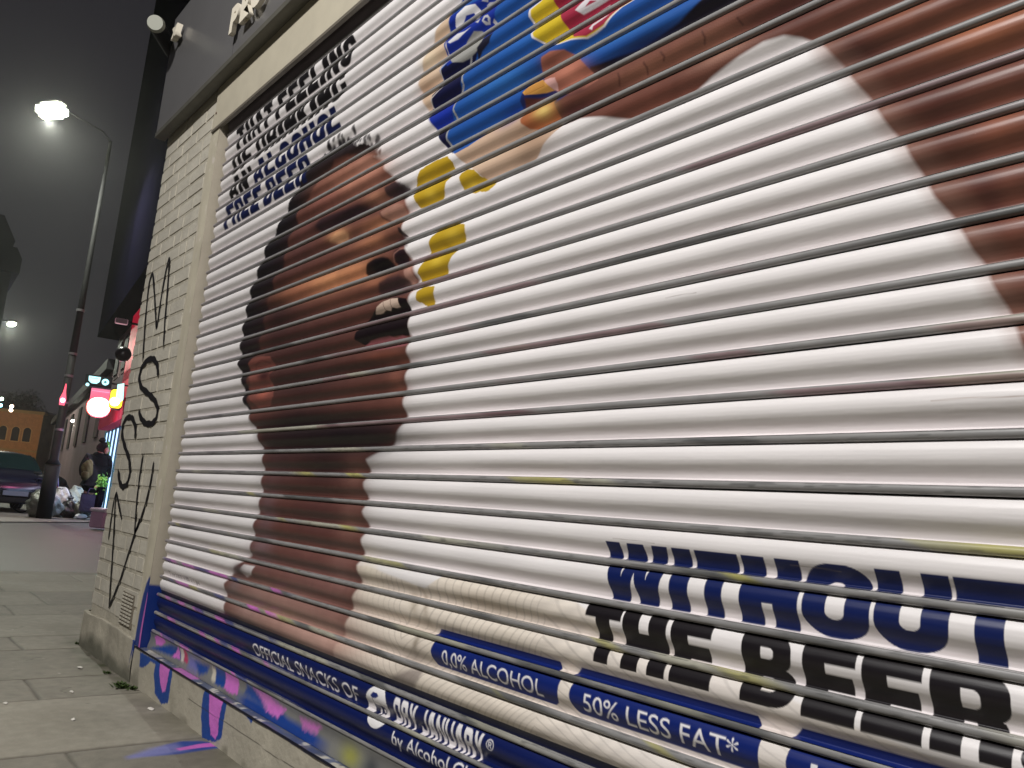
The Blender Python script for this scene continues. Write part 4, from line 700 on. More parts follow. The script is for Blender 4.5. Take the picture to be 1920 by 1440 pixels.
# pavement of flagstones: a height field with cut joints
gx = np.concatenate([np.arange(-4.62, -2.6, .016), np.arange(-2.6, -1.3, .010), np.arange(-1.3, 1.5, .0055)]); gy = np.arange(-1.15, 1.3, .008)
gxx, gyy = np.meshgrid(gx, gy, indexing='ij'); x = gxx.ravel(); y = gyy.ravel()
cuts = [-4.55, -4.40, -3.83, -3.16, -2.46, -2.03, -1.27, -.90, -.255, .12, .80, 1.4]
jw = np.full(x.shape, 9.0); sid = np.zeros(x.shape, int); xs_ = x + .004 * (vnoise(x, y, 101, 3) - .5)
for i_, c_ in enumerate(cuts): jw = np.minimum(jw, np.abs(xs_ - c_)); sid = np.where(xs_ > c_, i_ + 1, sid)
offs = {0: [0], 1: [-.7, 0.22, 1.1], 2: [-.9, -.12, .6], 3: [-1, -.05, .8], 4: [-.6, .1, .9], 5: [-.95, -.16, .55], 6: [-.5, .3], 7: [-.30, -.9], 8: [-.75, .4], 9: [-.40, -1.0], 10: [-.8], 11: [-.45], 12: [-.9]}
sub = np.zeros(x.shape, int)
for s_, l_ in offs.items():
    for yc in l_:
        m_ = sid == s_; jw[m_] = np.minimum(jw[m_], np.abs(y[m_] - yc + .004 * np.sin(x[m_] * 9))); sub[m_] += (y[m_] > yc)
key = sid * 7 + sub * 3; tone = np.random.default_rng(12).random(200)[key % 200]; tilt = np.random.default_rng(13).random((200, 2))[key % 200] - .5
joint = np.clip(1 - jw / .009, 0, 1)
hz = -.007 * joint + .0012 * vnoise(x, y, 102, 30) + .002 * vnoise(x, y, 103, 5) + .0016 * (tone - .5) + tilt[:, 0] * .002 * y
c_ = s2l((130, 125, 113)) * (.80 + .34 * tone + .22 * (vnoise(x, y, 104, 4) - .5) + .16 * (vnoise(x, y, 105, 25) - .5))[:, None]
c_ = c_ * (1 - .62 * np.clip(joint * 1.6, 0, 1) * (.6 + .4 * vnoise(x, y, 106, 6)))[:, None]
ma = Art(x, y, (0, 0, 0)); ma.c = c_; allI = np.arange(x.size)
wall_d = np.clip(1 - (-.05 - y) / .14, 0, 1) * (y < .0) * (x > -1.2); ma.mixin(allI, wall_d * .45 * np.clip((vnoise(x, y, 107, 12) - .25) * 2, 0, 1), (78, 76, 58))
mo = np.clip((vnoise(x, y, 108, 18) - .45) * 3, 0, 1) * np.exp(-((x + .62) / .5) ** 2) * np.clip(1 - (-.06 - y) / .07, 0, 1); ma.mixin(allI, mo * .8, (58, 66, 38))
st = np.clip((vnoise(x, y, 109, 2.6) - .55) * 3, 0, 1); ma.mixin(allI, st * .22, (84, 80, 66))
sp_ = np.clip((vnoise(x, y, 110, 55) - .965) * 20, 0, 1) * (vnoise(x, y, 111, 3) > .5); ma.mixin(allI, sp_ * .8, (205, 202, 190)); hz += 0
r3 = random.Random(5)
for _ in range(46):
    gx_, gy_, gr_ = r3.uniform(-3.5, .8), r3.uniform(-.8, .6), r3.uniform(.006, .014); ma.blob((gx_, gy_, gr_, 0, 0, gr_ * .9), r3.choice([(70, 68, 60), (82, 80, 72), (150, 146, 134)]), .7, 2.5)
for st_ in ((-.72, -.30), (-2.2, .1), (-.05, -.30), (-1.6, -.2)):
    pc = [st_]
    for _ in range(9): pc.append((pc[-1][0] + r3.uniform(-.01, .035), pc[-1][1] + r3.uniform(-.03, .02)))
    ma.line(pc, .004, (62, 58, 48), .8, .004)
for q_, cl_, sf, al in (([(0.7998,0.03),(0.8707,-0.0273),(0.8418,-0.0632),(0.8194,-0.1151),(0.8453,-0.1743),(0.896,-0.2545),(0.919,-0.3076),(0.9401,-0.2355),(0.9514,-0.1581),(0.9416,-0.0706),(0.9399,-0.0175)], (34, 64, 138), .02, .95), ([(0.8358,-0.1375),(0.8593,-0.2279),(0.9177,-0.3103),(0.9394,-0.313),(0.9361,-0.2183),(0.9261,-0.1332)], (120, 120, 170), .03, .75), ([(0.8707,-0.0273),(0.8734,-0.0812),(0.8915,-0.1554),(0.9164,-0.155),(0.9133,-0.0777),(0.9189,-0.0362)], (190, 100, 178), .008, .95)): ma.poly(q_, cl_, sf, al)
co = np.stack([gxx, gyy, hz.reshape(gxx.shape)], -1)
me = grid_mesh('pavement', gx, co, ma.c, smooth=False)
link('pavement', me, mat('flagstones', rough=.72, attr='print', noise=(26, .10, 8), bump=(110, .5, .003), spec=.4), kind='structure')
me = bpy.data.meshes.new('pavement_beyond'); me.from_pydata([(-4.62, -6, -.014), (9, -6, -.014), (9, 6, -.014), (-4.62, 6, -.014)], [], [(0, 1, 2, 3)]); link('pavement_beyond', me, mat('flagstones plain', (124, 119, 106), .8, noise=(1.2, .15, 6)), kind='structure')
MB().box(-4.68, -4.60, -6, 6, -.2, -.004, bev=.008).build('kerb', mat('kerb stone', (120, 116, 106), .8, noise=(20, .1)), kind='structure')
me = bpy.data.meshes.new('far_pavement')
fp = [(-11.4673,-0.9308,0.0), (-16.4405,4.18,0.0), (-62.3972,14.8748,0.5653), (-80.7055,-6.8781,0.0428)]
me.from_pydata([(p[0], p[1], -.012) for p in fp], [], [(0, 1, 2, 3)]); link('far_pavement', me, mat('far pavement', (96, 90, 84), .6, noise=(1.5, .2, 6)), kind='structure')

# ---- weeds at the foot of the plinth
m_weed = mat('weed leaf', (60, 78, 34), .7, noise=(30, .3))
def tuft(x, y, n, sz, seed):
    r2 = random.Random(seed); b_ = MB()
    for _ in range(n):
        a = r2.uniform(0, 6.28); l = sz * r2.uniform(.4, 1); w_ = l * .28; ox, oy = x + r2.gauss(0, sz * .5), y + r2.gauss(0, sz * .25)
        d = Vector((math.cos(a), math.sin(a), r2.uniform(.1, .9))).normalized(); s_ = d.cross(Vector((0, 0, 1))).normalized() * w_; o_ = Vector((ox, oy, .0))
        v = [b_.bm.verts.new(p) for p in (o_, o_ + d * l * .5 + s_, o_ + d * l, o_ + d * l * .5 - s_)]; b_.bm.faces.new(v)
    return b_
for i_, (px, n, sz, lb) in enumerate((((-0.0045,-0.0792,0.0), 90, .035, 'largest green weed tuft at the right end of the plinth base'), ((-0.2836,-0.066,0.0), 40, .022, 'small low weed tuft against the middle of the plinth base'), ((-1.0025,-0.0293,0.0), 40, .022, 'tiny weed tuft at the left corner of the plinth'), ((0.0456,-0.0512,0.0), 36, .026, 'sparse weed tuft nearest the doorstep beside the largest tuft'))):
    o = tuft(px[0], px[1] - .01, n, sz, i_).build('weed', m_weed); tag(o, lb, 'weed', 'weeds along the wall foot')
# ---- scraps of litter
m_scrap = mat('paper scrap', (206, 202, 192), .8)
for i_, (g_, lb) in enumerate((((-0.4052,-0.1573,0.0), 'small pale paper scrap on the slab below the plinth corner'), ((0.0432,-0.2837,0.0), 'pale scrap on the slab in the middle of the pavement'), ((0.3983,-0.0908,0.0), 'tiny bright scrap close to the blue sprayed step'), ((0.4503,-0.3607,0.0), 'crumpled pale scrap nearest the bottom of the pavement'), ((0.1517,-0.5223,0.0), 'thin pale streak of litter at the left edge of the pavement'))):
    b_ = MB(); r2 = random.Random(i_); n = 7; sx = .012 + .006 * r2.random()
    vs = [b_.bm.verts.new((g_[0] + sx * math.cos(6.28 * k / n) * r2.uniform(.5, 1.2), g_[1] + sx * .7 * math.sin(6.28 * k / n) * r2.uniform(.5, 1.2), .004 + .005 * r2.random())) for k in range(n)]
    c0 = b_.bm.verts.new((g_[0], g_[1], .012))
    for k in range(n): b_.bm.faces.new((vs[k], vs[(k + 1) % n], c0))
    o = b_.build('litter', m_scrap); tag(o, lb, 'litter', 'litter on the pavement')

# ================================================================== STREET BEYOND
m_black = mat('black post paint', (10, 10, 12), .75, spec=.2)
m_glowlamp = mat('lit lamp glass', (255, 255, 240), .4, emit=(255, 255, 226), estr=90)
# tall lamp post
pt, pb = Vector((-14.4591,2.2133,8.1243)), Vector((-16.0038,2.4711,0.1616)); base = Vector((pb.x, pb.y, -.01))
post = empty('street_lamp', base, 'tall black lamp post with a glaring white lamp on its arm, beyond the brick pier', 'street lamp', 'street lamps')
H = (-14.4591,2.2133,8.1243)[2]
bp = base; pt = Vector((base.x, base.y, 8.7)); H = 8.7
MB().tube([bp, bp + Vector((0, 0, 1.15))], [.15, .15], 14).build('base_cabinet', m_black, post, True)
MB().tube([bp + Vector((0, 0, 1.16)), bp + Vector((0, 0, 1.28)), bp + Vector((0, 0, 3.6))], [.155, .085, .08], 14).build('lower_post', m_black, post, True)
MB().tube([bp + Vector((0, 0, 3.6)), (pt.x, pt.y, H * .6), (pt.x, pt.y, H)], [.078, .062, .035], 14).build('upper_post', m_black, post, True)
for zz in (1.9, 2.5, 3.1, 3.6, 4.6): MB().tube([bp + Vector((0, 0, zz)), bp + Vector((0, 0, zz + .05))], .088, 14).build('band', mat('grey band', (90, 90, 92), .4), post)
hd = Vector((-15.2538,1.1211,8.6617))
MB().tube([(pt.x, pt.y, H - .02), Vector((pt.x, pt.y, H)) * .85 + hd * .15 + Vector((0, 0, .12)), hd + Vector((0, 0, .14))], [.025, .018, .014], 10).build('arm', m_black, post, True)
MB().box(-.28, .28, -.12, .12, .03, .09, bev=.03, rot=Matrix.Translation(hd + Vector((0, 0, .06))) @ Matrix.Rotation(.6, 4, 'Z')).build('lamp_head', mat('lamp housing', (60, 62, 64), .5), post)
MB().box(-.34, .34, -.20, .20, -.24, .05, bev=.11, rot=Matrix.Translation(hd + Vector((0, 0, .06))) @ Matrix.Rotation(.6, 4, 'Z')).build('lamp_glass', m_glowlamp, post)
lamp('street_lamp_glow', 'SPOT', hd - Vector((0, 0, .30)), 2100, (.96, 1.0, .86), hd - Vector((0, 0, 5)), size=.015, spot=R_(165))

def small_lamp(name, head, h_pole, rpole, label, power, litpole=False):
    hx = Vector(head); rt = empty(name, (hx.x, hx.y, 0), label, 'street lamp', 'street lamps')
    foot = Vector((hx.x + h_pole[0], hx.y + h_pole[1], 0))
    MB().tube([foot, Vector((foot.x, foot.y, hx.z + .1)), hx + Vector((0, 0, .1))], [rpole, rpole * .8, rpole * .6], 10).build('pole', mat('pale pole', (150, 150, 140), .5) if litpole else m_black, rt, True)
    MB().box(-.3, .3, -.16, .16, .0, .12, bev=.03, rot=Matrix.Translation(hx)).build('lamp_head', m_black, rt)
    MB().box(-.26, .26, -.13, .13, -.08, -.001, bev=.02, rot=Matrix.Translation(hx)).build('lamp_glass', m_glowlamp, rt)
    lamp(name + '_glow', 'POINT', hx - Vector((0, 0, .3)), power, (.94, 1.0, .84), size=.15)
small_lamp('street_lamp', (-35.9273,3.6349,7.3147), (-3.2, -1.4), .05, 'smaller yellow-green street lamp at the far left, high above the parked car', 900)
small_lamp('street_lamp', (-34.448,6.4301,3.4315), (.15, .1), .07, 'short pale lit lamp post standing far off, left of the person', 350, True)

# ---- orange building
def quadbox(name, px0, px1, ybot, ytop, d0, d1, m, parent):
    a = Vector(A0(px0, ybot, d0)); return a
ob = empty('brick_building', (-107.8181,15.5906,1.7369), 'orange brick two storey building with small arched windows, far left of the street', 'building')
def wallbox(px0, px1, ytop, d0, d1, depth, m, parent, name, zbase=0):
    """upright box whose front runs between two image columns"""
    a, b_ = px0, px1; a = Vector((a[0], a[1], 0)); b_ = Vector((b_[0], b_[1], 0)); u_ = (b_ - a).normalized(); n_ = Vector((0, 0, 1)).cross(u_)
    if n_.dot(Vector(CAM['loc']) - a) > 0: n_ = -n_
    mb = MB(); mb.obox(a + Vector((0, 0, zbase)), u_, n_, Vector((0, 0, 1)), (b_ - a).length, depth, ytop - zbase); mb.build(name, m, parent); return a, b_, u_, n_
oa, ob_ = (-110.3606,11.0954,1.2609), (-106.507,17.1973,1.5891); hh = (-106.8331,14.3442,8.5157)[2]
m_ob = mat('orange brick', (166, 116, 64), .8, noise=(3, .15), emit=(150, 86, 36), estr=0)
m_ow = mat('gold render', (150, 126, 74), .8, noise=(1, .15))
a, b_, u_, n_ = wallbox(oa, ob_, hh, 0, 0, 6, m_ob, ob, 'front_wall')
mb = MB(); mb.obox(a - u_ * .2 - n_ * .25 + Vector((0, 0, hh)), u_, n_, Vector((0, 0, 1)), (b_ - a).length + .4, 1, .35); mb.build('cornice', m_ow, ob)
mb = MB(); mb.obox(a - n_ * .12 + Vector((0, 0, hh * .46)), u_, n_, Vector((0, 0, 1)), (b_ - a).length, .3, .18); mb.build('string_course', m_ow, ob)
L_ = (b_ - a).length; m_win = mat('dark window glass', (16, 16, 20), .6, spec=.15); m_wf = mat('window surround', (190, 150, 90), .7)
for lv, (z0, z1) in enumerate(((hh * .60, hh * .80), (hh * .20, hh * .42))):
    for f_ in (.2, .42, .62, .8):
        c0 = a + u_ * L_ * f_ - n_ * .06; w_ = .85
        arch = [(-w_ / 2, 0), (w_ / 2, 0), (w_ / 2, (z1 - z0) * .75)] + [(w_ / 2 * math.cos(t), (z1 - z0) * .75 + (z1 - z0) * .25 * math.sin(t)) for t in np.linspace(.3, 2.84, 7)] + [(-w_ / 2, (z1 - z0) * .75)]
        fr = MB().prism([(p * 1.25, q_ * 1.08 - .08) for p, q_ in arch], c0 + Vector((0, 0, z0)), u_, (0, 0, 1), n_, .05).build('window', m_wf, ob)
        MB().prism(arch, c0 - n_ * .03 + Vector((0, 0, z0)), u_, (0, 0, 1), n_, .028).build('pane', m_win, fr)
sb = empty('rendered_building', (-105.7801,18.125,1.368), 'dim ochre rendered building side adjoining the orange brick building', 'building')
a, b_, u_, n_ = wallbox((-106.4862,17.2216,1.5917), (-109.5928,19.8232,1.621), (-107.5195,17.2466,8.7852)[2], 0, 0, 5, mat('ochre side', (116, 106, 76), .85, noise=(1, .2)), sb, 'side_wall')
mb = MB(); mb.obox(a - n_ * .1 + Vector((0, 0, (-107.5195,17.2466,8.7852)[2])), u_, n_, Vector((0, 0, 1)), (b_ - a).length, 5, .2); mb.build('parapet', m_dark, sb)
db = empty('dark_terrace', (-116.1707,23.1838,1.0204), 'dark unlit terrace of houses at the far end of the street', 'building')
a, b_, u_, n_ = wallbox((-115.4113,20.7999,1.5121), (-116.4166,25.9088,1.5611), (-116.1652,21.5689,7.1547)[2], 0, 0, 6, mat('dark terrace wall', (52, 46, 54), .85, noise=(1, .2)), db, 'wall')
mb = MB(); mb.obox(a + Vector((0, 0, (-116.1652,21.5689,7.1547)[2])), u_, n_, Vector((0, 0, 1)), (b_ - a).length, 5, .3); mb.build('roof', m_dark, db)
for f_ in (.25, .5, .75):
    mb = MB(); mb.obox(a + u_ * (b_ - a).length * f_ - n_ * .05 + Vector((0, 0, 1.6)), u_, n_, Vector((0, 0, 1)), .7, .06, 1.2); mb.build('window', m_win, db)
# tiny far lights
for i_, (p, lb_, c_) in enumerate((((-61.1923,6.9512,6.0866), 'white-green roof light at the far left edge', (220, 255, 220)), ((-61.2739,6.9711,5.6424), 'cyan light just under the roof light at the left edge', (120, 230, 255)), ((-60.7722,7.5734,5.6331), 'upper of two small warm lights over the orange building', (255, 220, 190)), ((-60.8279,7.5756,5.3729), 'lower of two small warm lights over the orange building', (255, 230, 200)), ((-55.3181,10.4504,1.4769), 'small cold headlamp glint low beside the lamp post', (200, 225, 255)), ((-54.8984,10.8299,1.9399), 'small warm lamp glint behind the backpack', (255, 230, 170)))):
    o = MB().blob(p, (.12, .12, .12), i_, .02, 2).build('distant_lamp', mat('far light', (255, 255, 255), .5, emit=c_, estr=14), smooth=True); tag(o, lb_, 'light', 'small far lights')
lamp('far_street_glow', 'POINT', (-96.562,7.5221,5.4234), 1900, (1, .80, .55), size=.3)
# ---- trees
def tree(name, c, r, n, label, seed, trunk_to=0):
    r2 = random.Random(seed); rt = empty(name, (c[0], c[1], 0), label, 'tree')
    cc_ = Vector(c); b_ = MB(); b_.tube([(c[0], c[1], 0), cc_ * 1 - Vector((0, 0, r * .4)), cc_ + Vector((.1, .1, r * .4))], [r * .07, r * .05, .02], 8)
    tips = []
    for k in range(9):
        d = Vector((r2.gauss(0, 1), r2.gauss(0, 1), r2.uniform(-.2, 1))).normalized() * r * r2.uniform(.5, .95)
        b_.tube([cc_ - Vector((0, 0, r * .3)), cc_ + d * .5 + Vector((0, 0, r * .05)), cc_ + d], [r * .03, r * .018, .008], 5); tips.append(cc_ + d)
    b_.build('trunk', m_dark, rt)
    b2 = MB(); 
    for k in range(n):
        t = tips[k % 9] + Vector((r2.gauss(0, .28), r2.gauss(0, .28), r2.gauss(0, .22))) * r; s_ = r * .075
        u1 = Vector((r2.gauss(0, 1), r2.gauss(0, 1), r2.gauss(0, 1))).normalized(); u2 = u1.cross(Vector((r2.random(), r2.random(), 1))).normalized()
        b2.bm.faces.new([b2.bm.verts.new(t + u1 * s_), b2.bm.verts.new(t + u2 * s_ * .6), b2.bm.verts.new(t - u1 * s_), b2.bm.verts.new(t - u2 * s_ * .6)])
    b2.build('crown', mat('dark foliage', (28, 30, 34), .9), rt)
lb = empty('corner_building', (-32.7728,2.7631,0.9573), 'unlit navy building edge with a stepped cornice at the upper left edge of the view', 'building')
e0 = Vector((-31.1482,2.7329,8.4205)); vy = e0 - Vector(CAM['loc']); vy.z = 0; vy.normalize(); vy.rotate(Matrix.Rotation(.06, 3, 'Z')); vx = Vector((0, 0, 1)).cross(vy); vx = vx if vx.dot(Vector((-36.6948,-3.715,7.7243)) - e0) > 0 else -vx
m_lb = mat('navy unlit wall', (18, 17, 32), .95, spec=0)
mb = MB(); mb.obox((e0.x, e0.y, 0), vx, vy, (0, 0, 1), 12, 8, e0.z); mb.build('wall', m_lb, lb)
mb = MB(); mb.obox(e0 - vx * .24 - vy * .3 + Vector((0, 0, 0)), vx, vy, (0, 0, 1), 12, 8.5, .55); mb.prism([(-.24, .55), (-.02, .95), (12, .95), (12, .55)], e0 - vy * .3, vx, (0, 0, 1), vy, 8.5); mb.build('cornice', m_lb, lb)
mb = MB(); mb.prism([(.12, .95), (.05, 1.3), (.55, 2.2), (12, 2.2), (12, .95)], e0 + vy * .2, vx, (0, 0, 1), vy, 7); mb.build('roof', m_lb, lb)
for t_ in (1.5, 4, 6.5):
    for z_ in (e0.z - 2.6, e0.z - 5.6):
        mb = MB(); mb.obox(e0 + vx * t_ - vy * .04 + Vector((0, 0, z_ - e0.z)), vx, vy, (0, 0, 1), 1, .08, 1.6); mb.build('window', mat('unlit pane', (12, 12, 18), .3), lb)
tree('garden_tree', (-116.5275,15.7771,9.4844), 2.3, 3200, 'dark round tree rising behind the orange brick building', 5)

# ---- row beyond the side street
p22 = Vector((-18.8832,4.2239,-0.0)); dfar = Vector((-1183.0198,161.1778,0.2348)); dd = (dfar - Vector(CAM['loc'])); dd.z = 0; dd.normalize(); nn = Vector((0, 0, 1)).cross(dd)
if nn.dot(Vector(CAM['loc']) - p22) > 0: nn = -nn      # nn points away from the street
p22.z = 0
far_t, near_t = 2.2, -12.0
row = empty('shop_row_building', p22 + dd * near_t, 'tall dark building with mauve lower floors lit pink by shop signs, past the pier', 'building')
row_z = 5.0
m_mv = mat('mauve facade', (146, 122, 124), .85, noise=(.8, .15)); m_navy = mat('unlit upper facade', (9, 8, 20), .95, noise=(.6, .15), spec=0)
mb = MB(); mb.obox(p22 + dd * near_t, dd, nn, (0, 0, 1), far_t - near_t, 8, row_z); mb.build('lower_wall', m_mv, row)
mb = MB(); mb.obox(p22 + dd * near_t - nn * .55 + Vector((0, 0, row_z)), dd, nn, (0, 0, 1), far_t - near_t + .3, 9, 15); mb.build('upper_wall', m_navy, row)
mb = MB(); mb.obox(p22 + dd * near_t - nn * .12 + Vector((0, 0, 3.3)), dd, nn, (0, 0, 1), far_t - near_t, .2, .25); mb.build('cornice', mat('cornice', (90, 74, 80), .8), row)
for t in (-9, -7, -5, -3, -1, .6):
    mb = MB(); mb.obox(p22 + dd * t - nn * .04 + Vector((0, 0, 3.7)), dd, nn, (0, 0, 1), 1.0, .08, 1.1); f_ = mb.build('window', mat('sash surround', (120, 104, 104), .8), row)
    mb = MB(); mb.obox(p22 + dd * (t + .1) - nn * .07 + Vector((0, 0, 3.8)), dd, nn, (0, 0, 1), .8, .028, .9); mb.build('pane', m_win, f_)
# drain pipe / red lit strip
mb = MB(); mb.tube([p22 + dd * -4.4 - nn * .2 + Vector((0, 0, 1.6)), p22 + dd * -4.4 - nn * .2 + Vector((0, 0, 7.4))], .07, 8); mb.build('drain_pipe', m_dark, row)
low = empty('low_terrace', p22 + dd * far_t, 'lower mauve terrace continuing past the tall dark building', 'building')
mb = MB(); mb.obox(p22 + dd * (far_t + .1), dd, nn, (0, 0, 1), 30, 7, 4.1); mb.build('wall', m_mv, low)
mb = MB(); mb.obox(p22 + dd * (far_t + .1) - nn * .2 + Vector((0, 0, 4.1)), dd, nn, (0, 0, 1), 30, 7, .3); mb.build('parapet', m_dark, low)
for t in range(5):
    mb = MB(); mb.obox(p22 + dd * (far_t + 1.5 + t * 4) - nn * .05 + Vector((0, 0, 2.2)), dd, nn, (0, 0, 1), 1.1, .08, 1.5); mb.build('window', m_win, low)
# lit shop front
m_cy = mat('lit shop glass', (200, 240, 255), .4, emit=(176, 214, 255), estr=2.2); m_pk = mat('pink sign light', (255, 150, 200), .4, emit=(255, 110, 180), estr=1.1)
shop = empty('lit_shop', p22 - dd * 1, 'glowing cyan and white shop window under a red awning beside the pier edge', 'shop')
mb = MB(); mb.obox(p22 - dd * 5 - nn * .10 + Vector((0, 0, .25)), dd, nn, (0, 0, 1), 5.6, .08, 1.9); sw = mb.build('shop_window', m_cy, shop)
b = MB()
for t in np.arange(-5, .7, .75): b.obox(p22 + dd * float(t) - nn * .14 + Vector((0, 0, .2)), dd, nn, (0, 0, 1), .06, .045, 2.0)
b.build('glazing_bar', mat('teal frame', (30, 70, 74), .5), shop)
b = MB()
for t in range(8): b.obox(p22 + dd * (-5 + t * .6) - nn * .36 + Vector((0, 0, 2.18)), dd, nn, (0, 0, 1), .58, .24, .45)
b.build('awning', mat('crimson awning', (96, 8, 30), .9, spec=.1, emit=(190, 10, 60), estr=.12), shop)  # faint emission in the cloth stands in for light on the awning
mb = MB(); mb.obox(p22 - dd * 5 - nn * .12 + Vector((0, 0, 2.7)), dd, nn, (0, 0, 1), 3.4, .1, 5.0); mb.build('red_lit_panel', mat('red lit wall panel', (160, 30, 50), .5, emit=(210, 24, 60), estr=.42), shop)  # wall panel glows red by its own emission
lamp('shop_pink_glow', 'POINT', Vector((-15.084,3.0469,2.1438)), 34, (1, .25, .5), size=.3)
lamp('shop_window_glow', 'AREA', p22 - dd * 2 - nn * .5 + Vector((0, 0, 1.3)), 25, (.8, .75, 1), p22 - dd * 2 - nn * 3, 1.5)

# ---- projecting signs
def face_cam(o, sx, sz, dep=.08):
    o = Vector(o); f_ = (Vector(CAM['loc']) - o); f_.z = 0; f_.normalize(); r_ = f_.cross(Vector((0, 0, 1))) * -1
    return o, f_, r_
def signbox(name, px, sx, sz, m, label, parts=None, dep=.1, mount=True, roundness=None, backm=None):
    o, f_, r_ = face_cam(px, sx, sz); rt = empty(name, o, label, 'sign')
    tv = Matrix.Rotation(-.09, 3, f_) if False else Matrix.Identity(3)
    sh = rr(-sx / 2, -sz / 2, sx / 2, sz / 2, (roundness or .02), (roundness or .02), n=8)
    MB().prism(sh, o - f_ * dep, r_, (0, 0, 1), f_, dep).build('sign_box', backm or m_black, rt)
    MB().prism([(a * .92, b * .92) for a, b in sh], o + f_ * .002, r_, (0, 0, 1), f_, .01).build('lit_face', m, rt)
    if mount: MB().tube([o - f_ * .05 + Vector((0, 0, 0)), o - f_ * .05 + nn * 1.2], .02, 6).build('bracket', m_black, rt)
    for (poly, mm, nm) in (parts or []): MB().prism(poly, o + f_ * .014, r_, (0, 0, 1), f_, .012).build(nm, mm, rt)
    return rt
m_c = mat('cyan neon', (190, 250, 255), .4, emit=(170, 250, 255), estr=1.5)
circ = lambda cx, cy, r, n=14: [(cx + r * math.cos(6.28 * k / n), cy + r * math.sin(6.28 * k / n)) for k in range(n)]
m_dg = mat('dark green sign', (18, 40, 40), .5)
signbox('neon_sign', (-15.042,2.8741,2.9874), .52, .25, m_dg, 'dark sign with two cyan neon shapes, topmost of the lit signs',
  [([(-.20, .09), (.03, .09), (.02, -.01), (-.03, -.06), (-.13, -.06), (-.19, -.01)], m_c, 'cyan_shape'), ([(-.17, .055), (-.01, .055), (-.01, .045), (-.17, .045)], m_dg, 'gap'), (circ(.13, .0, .07), m_c, 'cyan_ring'), (circ(.13, .0, .028), m_dg, 'ring_hole'), (circ(-.20, -.10, .035), m_c, 'cyan_dot')], backm=m_dg)
signbox('pink_sign', (-14.8812,2.9893,2.681), .56, .30, mat('pink lit face', (200, 130, 160), .4, emit=(222, 130, 170), estr=.6), 'pink lit rectangular sign under the cyan neon sign', [([(-.24, .08), (.1, .08), (.1, .075), (-.24, .075)], mat('faint pink line', (255, 190, 210), .4, emit=(255, 190, 210), estr=1), 'stripe')])
m_w = mat('white hot sign', (255, 255, 255), .4, emit=(255, 246, 240), estr=7); m_rd = mat('red rim light', (255, 80, 60), .4, emit=(255, 70, 60), estr=2.2)
signbox('round_sign', (-14.6437,2.8713,2.4073), .46, .42, m_w, 'glaring white round sign with a red rim, left of the yellow sign', roundness=.2, backm=m_rd, dep=.14)
signbox('yellow_sign', (-14.0655,3.0452,2.5705), .26, .42, mat('yellow lit face', (255, 220, 60), .4, emit=(255, 214, 50), estr=2.0), 'yellow and cyan lit sign touching the pier edge', [([(-.02, .30), (.10, .34), (.13, .0), (.0, -.15)], mat('pale cyan tube', (200, 255, 255), .4, emit=(190, 255, 250), estr=1.6), 'cyan_tube'), (circ(-.02, -.06, .09), m_w, 'white_spot')], roundness=.08)
lamp('round_sign_glow', 'POINT', Vector((-14.3141,2.7988,2.3785)), 20, (1, .45, .5), size=.2)
# hanging pink bottle-shaped light on the post
o, f_, r_ = face_cam((-15.3326,2.313,2.5996), 1, 1); rt = empty('pink_banner_light', o, 'narrow pink bottle-shaped light hanging beside the lamp post', 'sign')
MB().prism([(-.055, -.2), (.05, -.2), (.06, -.06), (.035, .08), (.02, .26), (.0, .26), (-.02, .08), (-.06, -.06)], o - f_ * .03, r_, (0, 0, 1), f_, .05).build('pink_tube', mat('pink tube', (255, 120, 140), .4, emit=(255, 96, 120), estr=1.0), rt)
MB().prism(circ(0, -.1, .045), o + f_ * .022, r_, (0, 0, 1), f_, .02).build('bright_bulb', mat('hot pink bulb', (255, 220, 230), .4, emit=(255, 200, 220), estr=5), rt)
MB().tube([o + Vector((0, 0, .27)), o + Vector((0, 0, .27)) + (Vector((pt.x, pt.y, o.z)) - o) * .6], .012, 6).build('bracket', m_black, rt)
# white-rimmed bracket sign high on the row
signbox('bracket_sign', (-10.8727,2.1679,3.5849), .20, .085, mat('dull sign face', (120, 84, 96), .5), 'small pale-edged bracket sign high beside the pier edge', backm=mat('pale rim', (214, 170, 180), .5, emit=(214, 150, 170), estr=.3))
o = MB().blob((-10.8972,2.2849,3.0315), (.13, .13, .13), 2, .03, 3).build('globe_lamp', mat('unlit globe', (44, 34, 42), .3), smooth=True); tag(o, 'dark unlit globe lamp against the red lit strip', 'lamp')

# ---- greenery by the shop
def bush(c, r, n, label, seed):
    r2 = random.Random(seed); rt = empty('potted_plant' if c[2] < 1.2 else 'hanging_plant', (c[0], c[1], 0 if c[2] < 1.2 else c[2]), label, 'plant', 'plants by the shop front'); b2 = MB()
    for k in range(n):
        t = Vector(c) + Vector((r2.gauss(0, .4) * r[0], r2.gauss(0, .4) * r[0], r2.gauss(0, .45) * r[1])); s_ = .045
        u1 = Vector((r2.gauss(0, 1), r2.gauss(0, 1), r2.gauss(0, 1))).normalized(); u2 = u1.cross(Vector((r2.random(), r2.random(), 1))).normalized()
        b2.bm.faces.new([b2.bm.verts.new(t + u1 * s_), b2.bm.verts.new(t + u2 * s_ * .5), b2.bm.verts.new(t - u1 * s_), b2.bm.verts.new(t - u2 * s_ * .5)])
    b2.build('leaves', mat('lit green leaf', (110, 170, 60), .6, noise=(20, .3)), rt)
    if c[2] < 1.2: MB().tube([(c[0], c[1], 0), (c[0], c[1], c[2] - r[1] * .3)], [.07, .09], 12).build('planter', m_navy, rt)
    else: MB().blob((c[0], c[1], c[2] - .1), (.07, .07, .06), 1, .03, 2).build('basket', m_navy, rt)
